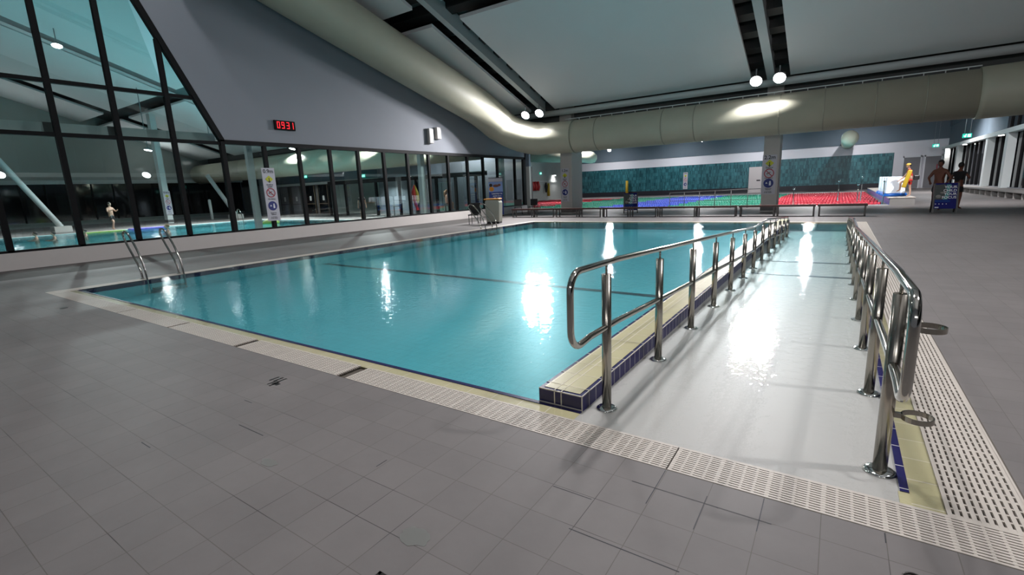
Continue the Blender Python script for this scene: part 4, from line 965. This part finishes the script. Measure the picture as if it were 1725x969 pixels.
swimmer(-32.5, 12.2, 'swimmer beyond the glass with shoulders out, behind the near grab rails', 1.25, 'hair_b')
tag(MB().box(-38.8, -38.3, 9.9, 12.0, -.02, .03).build('foam_float', M['float_'], None, .02), 'long lime green float on the water beyond the glass', 'float')
mb = MB()
tag(MB().box(-38.6, -37.8, 12.2, 14.2, -.02, .08).build('foam_float', M['purple'], None, .05), 'purple float on the water beyond the glass', 'float')
tag(MB().lathe([(.05, .0), (.5, .02), (.55, .15), (.3, .3), (.05, .32)], (-31.0, 17.6, -.03)).build('foam_float', M['float_']), 'rounded lime float beyond the glass under the depth sign', 'float')

# ================================================================ BEYOND THE GLASS: struts, columns, doors
def strut(a, b, r, label):
    t = empty('raking_strut', b, label, 'column', 'raking struts beyond the glass'); d = Vector(a)-Vector(b)
    MB().tube([(0, 0, .35), d], r, 16).build('shaft', M['whitep'], t); MB().box(-.5, .5, -.45, .45, 0, .38).build('plinth', M['colm'], t)
strut((-43.5, 7.2, 6.0), (-43.5, 10.1, 0), .17, 'white raking strut on a concrete plinth beyond the left glass')
strut((-46, 21.0, 3.9), (-46, 22.9, 0), .17, 'white raking strut beyond the glass left of the depth sign')
pillar('column', -46.3, -45.7, 17.3, 17.7, 9, M['whitep'], 'white slender column with depth sign beyond the glass', None, True)
depth_sign((-45.65, 17.5, .7), PI/2, .5, 1.9, '0.6m', 'small depth sign on the slender column beyond the glass')
pillar('column', -19.28, -19.1, 10.28, 10.5, 3.9, M['whitep'], 'white post just behind the glass beside the 0.9m sign', None, False)
pillar('column', -19.35, -19.1, 19.7, 20.0, 3.9, M['whitep'], 'white post just behind the glass near the red and yellow flag', None, False)
pillar('column', -19.3, -19.0, 27.2, 27.6, 3.9, M['whitep'], 'white post just behind the glass at the far corner', None, False)
t = empty('edge_beam', (-18.7, 0, 0), 'pale hollow beam just behind the tall raked window', 'beam'); MB().box(-.2, .2, -7, 8.9, 3.62, 3.92).build('shaft', M['whitep'], t)
for k in range(8): MB().box(-.21, .21, -4.3+1.45*k, -4.0+1.45*k, 3.60, 3.93).build('dark_joint', M['plinth'], t)
for x, l in ((-48.5, 'pair of grey doors beyond the glass, left one with notice'), (-46.4, 'grey door with notice beyond the glass, second from left'), (-44.0, 'bronze framed glass door with white notice beyond the glass'), (-41.9, 'rightmost dark door with notice beyond the glass')):
    i = int(-x*10)
    t = empty('hall_door', (x, 29.45, 0), l, 'door', 'doors beyond the glass')
    MB().box(-.7, .7, -.02, .02, 0, 2.75).build('leaf', M['blackglass'] if x > -45 else M['greydoor'], t)
    MB().box(-.78, -.7, -.05, .05, 0, 2.8).box(.7, .78, -.05, .05, 0, 2.8).box(-.7, .7, -.05, .05, .95, 1.02).build('frame', M['bronze'] if x > -45 else M['plinth'], t)
    MB().box(-.1, .18, -.04, -.02, 1.3, 1.75).build('notice', M['paper'], t)
# glazed lobby beyond the glass
t = empty('lobby_screen', (-29, 26.2, 0), 'black framed glazed lobby screen beyond the glass wall', 'partition')
mb = MB(); mb.box(-7.4, 9.5, -.08, .08, 2.55, 2.85)
for x in (-7.4, -5.2, -3.2, -1.4, 1.2, 3.0, 5.0, 6.8, 8.6): mb.box(x-.09, x+.09, -.08, .08, 0, 2.6)
mb.build('frame', M['black'], t); MB().box(-7.3, 9.4, -.01, .01, .05, 2.55).build('glazing', M['lightglass'], t)
t = empty('grey_locker', (-24.6, 27.6, 0), 'pale grey locker board beyond the glass', 'locker'); MB().box(-.6, .6, -.2, .2, .2, 2.3).build('body', M['tub'], t, .02); MB().box(-.02, .02, -.21, -.2, .25, 2.25).build('door_gap', M['plinth'], t)
t = empty('safety_flag', (-20.4, 20.4, 0), 'furled red and yellow safety flag on a pole beyond the glass', 'flag')
MB().cyl((0, 0, 0), .02, 2.1, 8).build('pole', M['plastic'], t)
MB().tube([(0, 0, 2.05), (.02, .1, 1.6), (.0, .12, 1.2), (0, .08, .9)], .1, 10, rads=[.03, .13, .16, .05]).build('yellow_cloth', M['tube'], t)
MB().tube([(0, -.03, 2.05), (0, -.12, 1.6), (0, -.10, 1.2), (0, .1, .62)], .1, 10, rads=[.03, .12, .10, .08]).build('red_cloth', M['redcloth'], t)
for i, (x, y, l) in enumerate(((-26.5, 24.3, 'dark round table beyond the glass near the seated person'), (-20.7, 23.3, 'dark round table beyond the glass right of the seated person'))):
    t = empty('cafe_table', (x, y, 0), l, 'table'); MB().cyl((0, 0, .72), .45, .03).build('top', M['plastic'], t); MB().cyl((0, 0, 0), .03, .72, 10).build('pedestal', M['plastic'], t); MB().cyl((0, 0, 0), .25, .02).build('foot', M['plastic'], t)
t = empty('stool', (-22.0, 24.9, 0), 'dark stool under the seated person beyond the glass', 'stool')
MB().cyl((0, 0, .76), .2, .04).build('seat', M['plastic'], t)
for k in range(4): MB().cyl((.14*math.cos(k*PI/2), .14*math.sin(k*PI/2), 0), .015, .76, 8).build('leg', M['plastic'], t)
t = empty('grab_rail', (-39.4, 19.5, 0), 'chrome ladder rail beyond the glass left of the depth sign', 'handrail')
for dy in (0, .5): MB().tube(catmull([(.3, dy, -.3), (.2, dy, .3), (-.1, dy, .85), (-.4, dy, .9), (-.5, dy, .6), (-.5, dy, 0)], 5), .025, 10).build('rail', M['steel'], t)
t = empty('white_bollard', (-47.0, 21.3, 0), 'white bollard post on the deck beyond the glass', 'post'); MB().cyl((0, 0, 0), .12, 1.7, 14).build('tube', M['whitep'], t); MB().ball((0, 0, 1.7), .12).build('cap', M['whitep'], t)

# ================================================================ SMALL DECK DETAILS
t = empty('floor_drain', (-1.36, .98, .0), 'square dark steel floor drain at the bottom edge of the photo', 'drain', rz=.0)
MB().box(-.12, .12, -.12, -.105, 0, .004).box(-.12, .12, .105, .12, 0, .004).box(-.12, -.105, -.12, .12, 0, .004).box(.105, .12, -.12, .12, 0, .004).build('frame', M['drain'], t)
mb = MB(); mb.box(-.095, .095, -.095, .095, 0, .001); mb.build('grate_recess', M['inkb'], t)
MB().box(-.085, .085, -.085, .085, .001, .004).build('cover', M['drain'], t)
t = empty('floor_drain', (.36, 2.16, 0), 'small round black drain ring on the deck at the lower right', 'drain')
MB().tube([(.035*math.cos(a), .035*math.sin(a), .003) for a in [2*PI*k/20 for k in range(20)]], .005, 6, closed=True).build('ring', M['drain'], t)
tag(MB().cyl((-10.1, 2.16, 0), .05, .003, 16).build('deck_drain', M['drain']), 'small dark cap in the deck near the left pool corner', 'drain')
def blot(cx, cy, rx, ry_, seed):
    random.seed(seed); return [(cx+rx*math.cos(a)*random.uniform(.75, 1.1), cy+ry_*math.sin(a)*random.uniform(.75, 1.1)) for a in [2*PI*k/22 for k in range(22)]]
tag(MB().prism(blot(-1.5, 1.33, .085, .06, 3), 'Z', .0004, .001).build('wet_patch', M['stain']), 'dark damp patch on the deck tiles at the lower centre', 'stain')
tag(MB().prism(blot(-2.73, 1.33, .07, .035, 5), 'Z', .0004, .001).build('wet_patch', M['stain']), 'faint damp patch on the deck tiles left of centre', 'stain')
mb = MB(); 
for i, (x, y) in enumerate(((-4.03, 2.12), (-3.98, 2.13), (-3.93, 2.13), (-3.96, 2.06), (-3.91, 2.05))): mb.box(x, x+.02, y-.05, y+.04, .0002, .0012)
mb.box(-3.93, -3.85, 2.035, 2.075, .0002, .0012)
tag(mb.build('depth_marking', M['drain']), 'worn dark depth marking on the deck left of centre', 'marking')

mb = MB().use(M['inkb'])
for x0, x1, y in ((-.80, -.14, 2.235), (-.92, -.42, 1.738), (-3.40, -3.09, 1.494), (-3.80, -3.69, 1.738), (-3.74, -3.6, 1.025), (-1.14, -.92, 1.985), (1.5, 1.54, 18.9)):
    mb.box(x0, x1, y-.0022, y+.0022, .0002, .0008)
for x, y0, y1 in ((-.676, 2.09, 2.42), (-.433, 2.02, 2.30), (-.191, 2.15, 2.42), (.283, 2.35, 2.42), (-2.12, 1.63, 1.71)):
    mb.box(x-.0022, x+.0022, y0, y1, .0002, .0008)
struct('trim_9', mb, label='dark worn joints between the deck tiles')
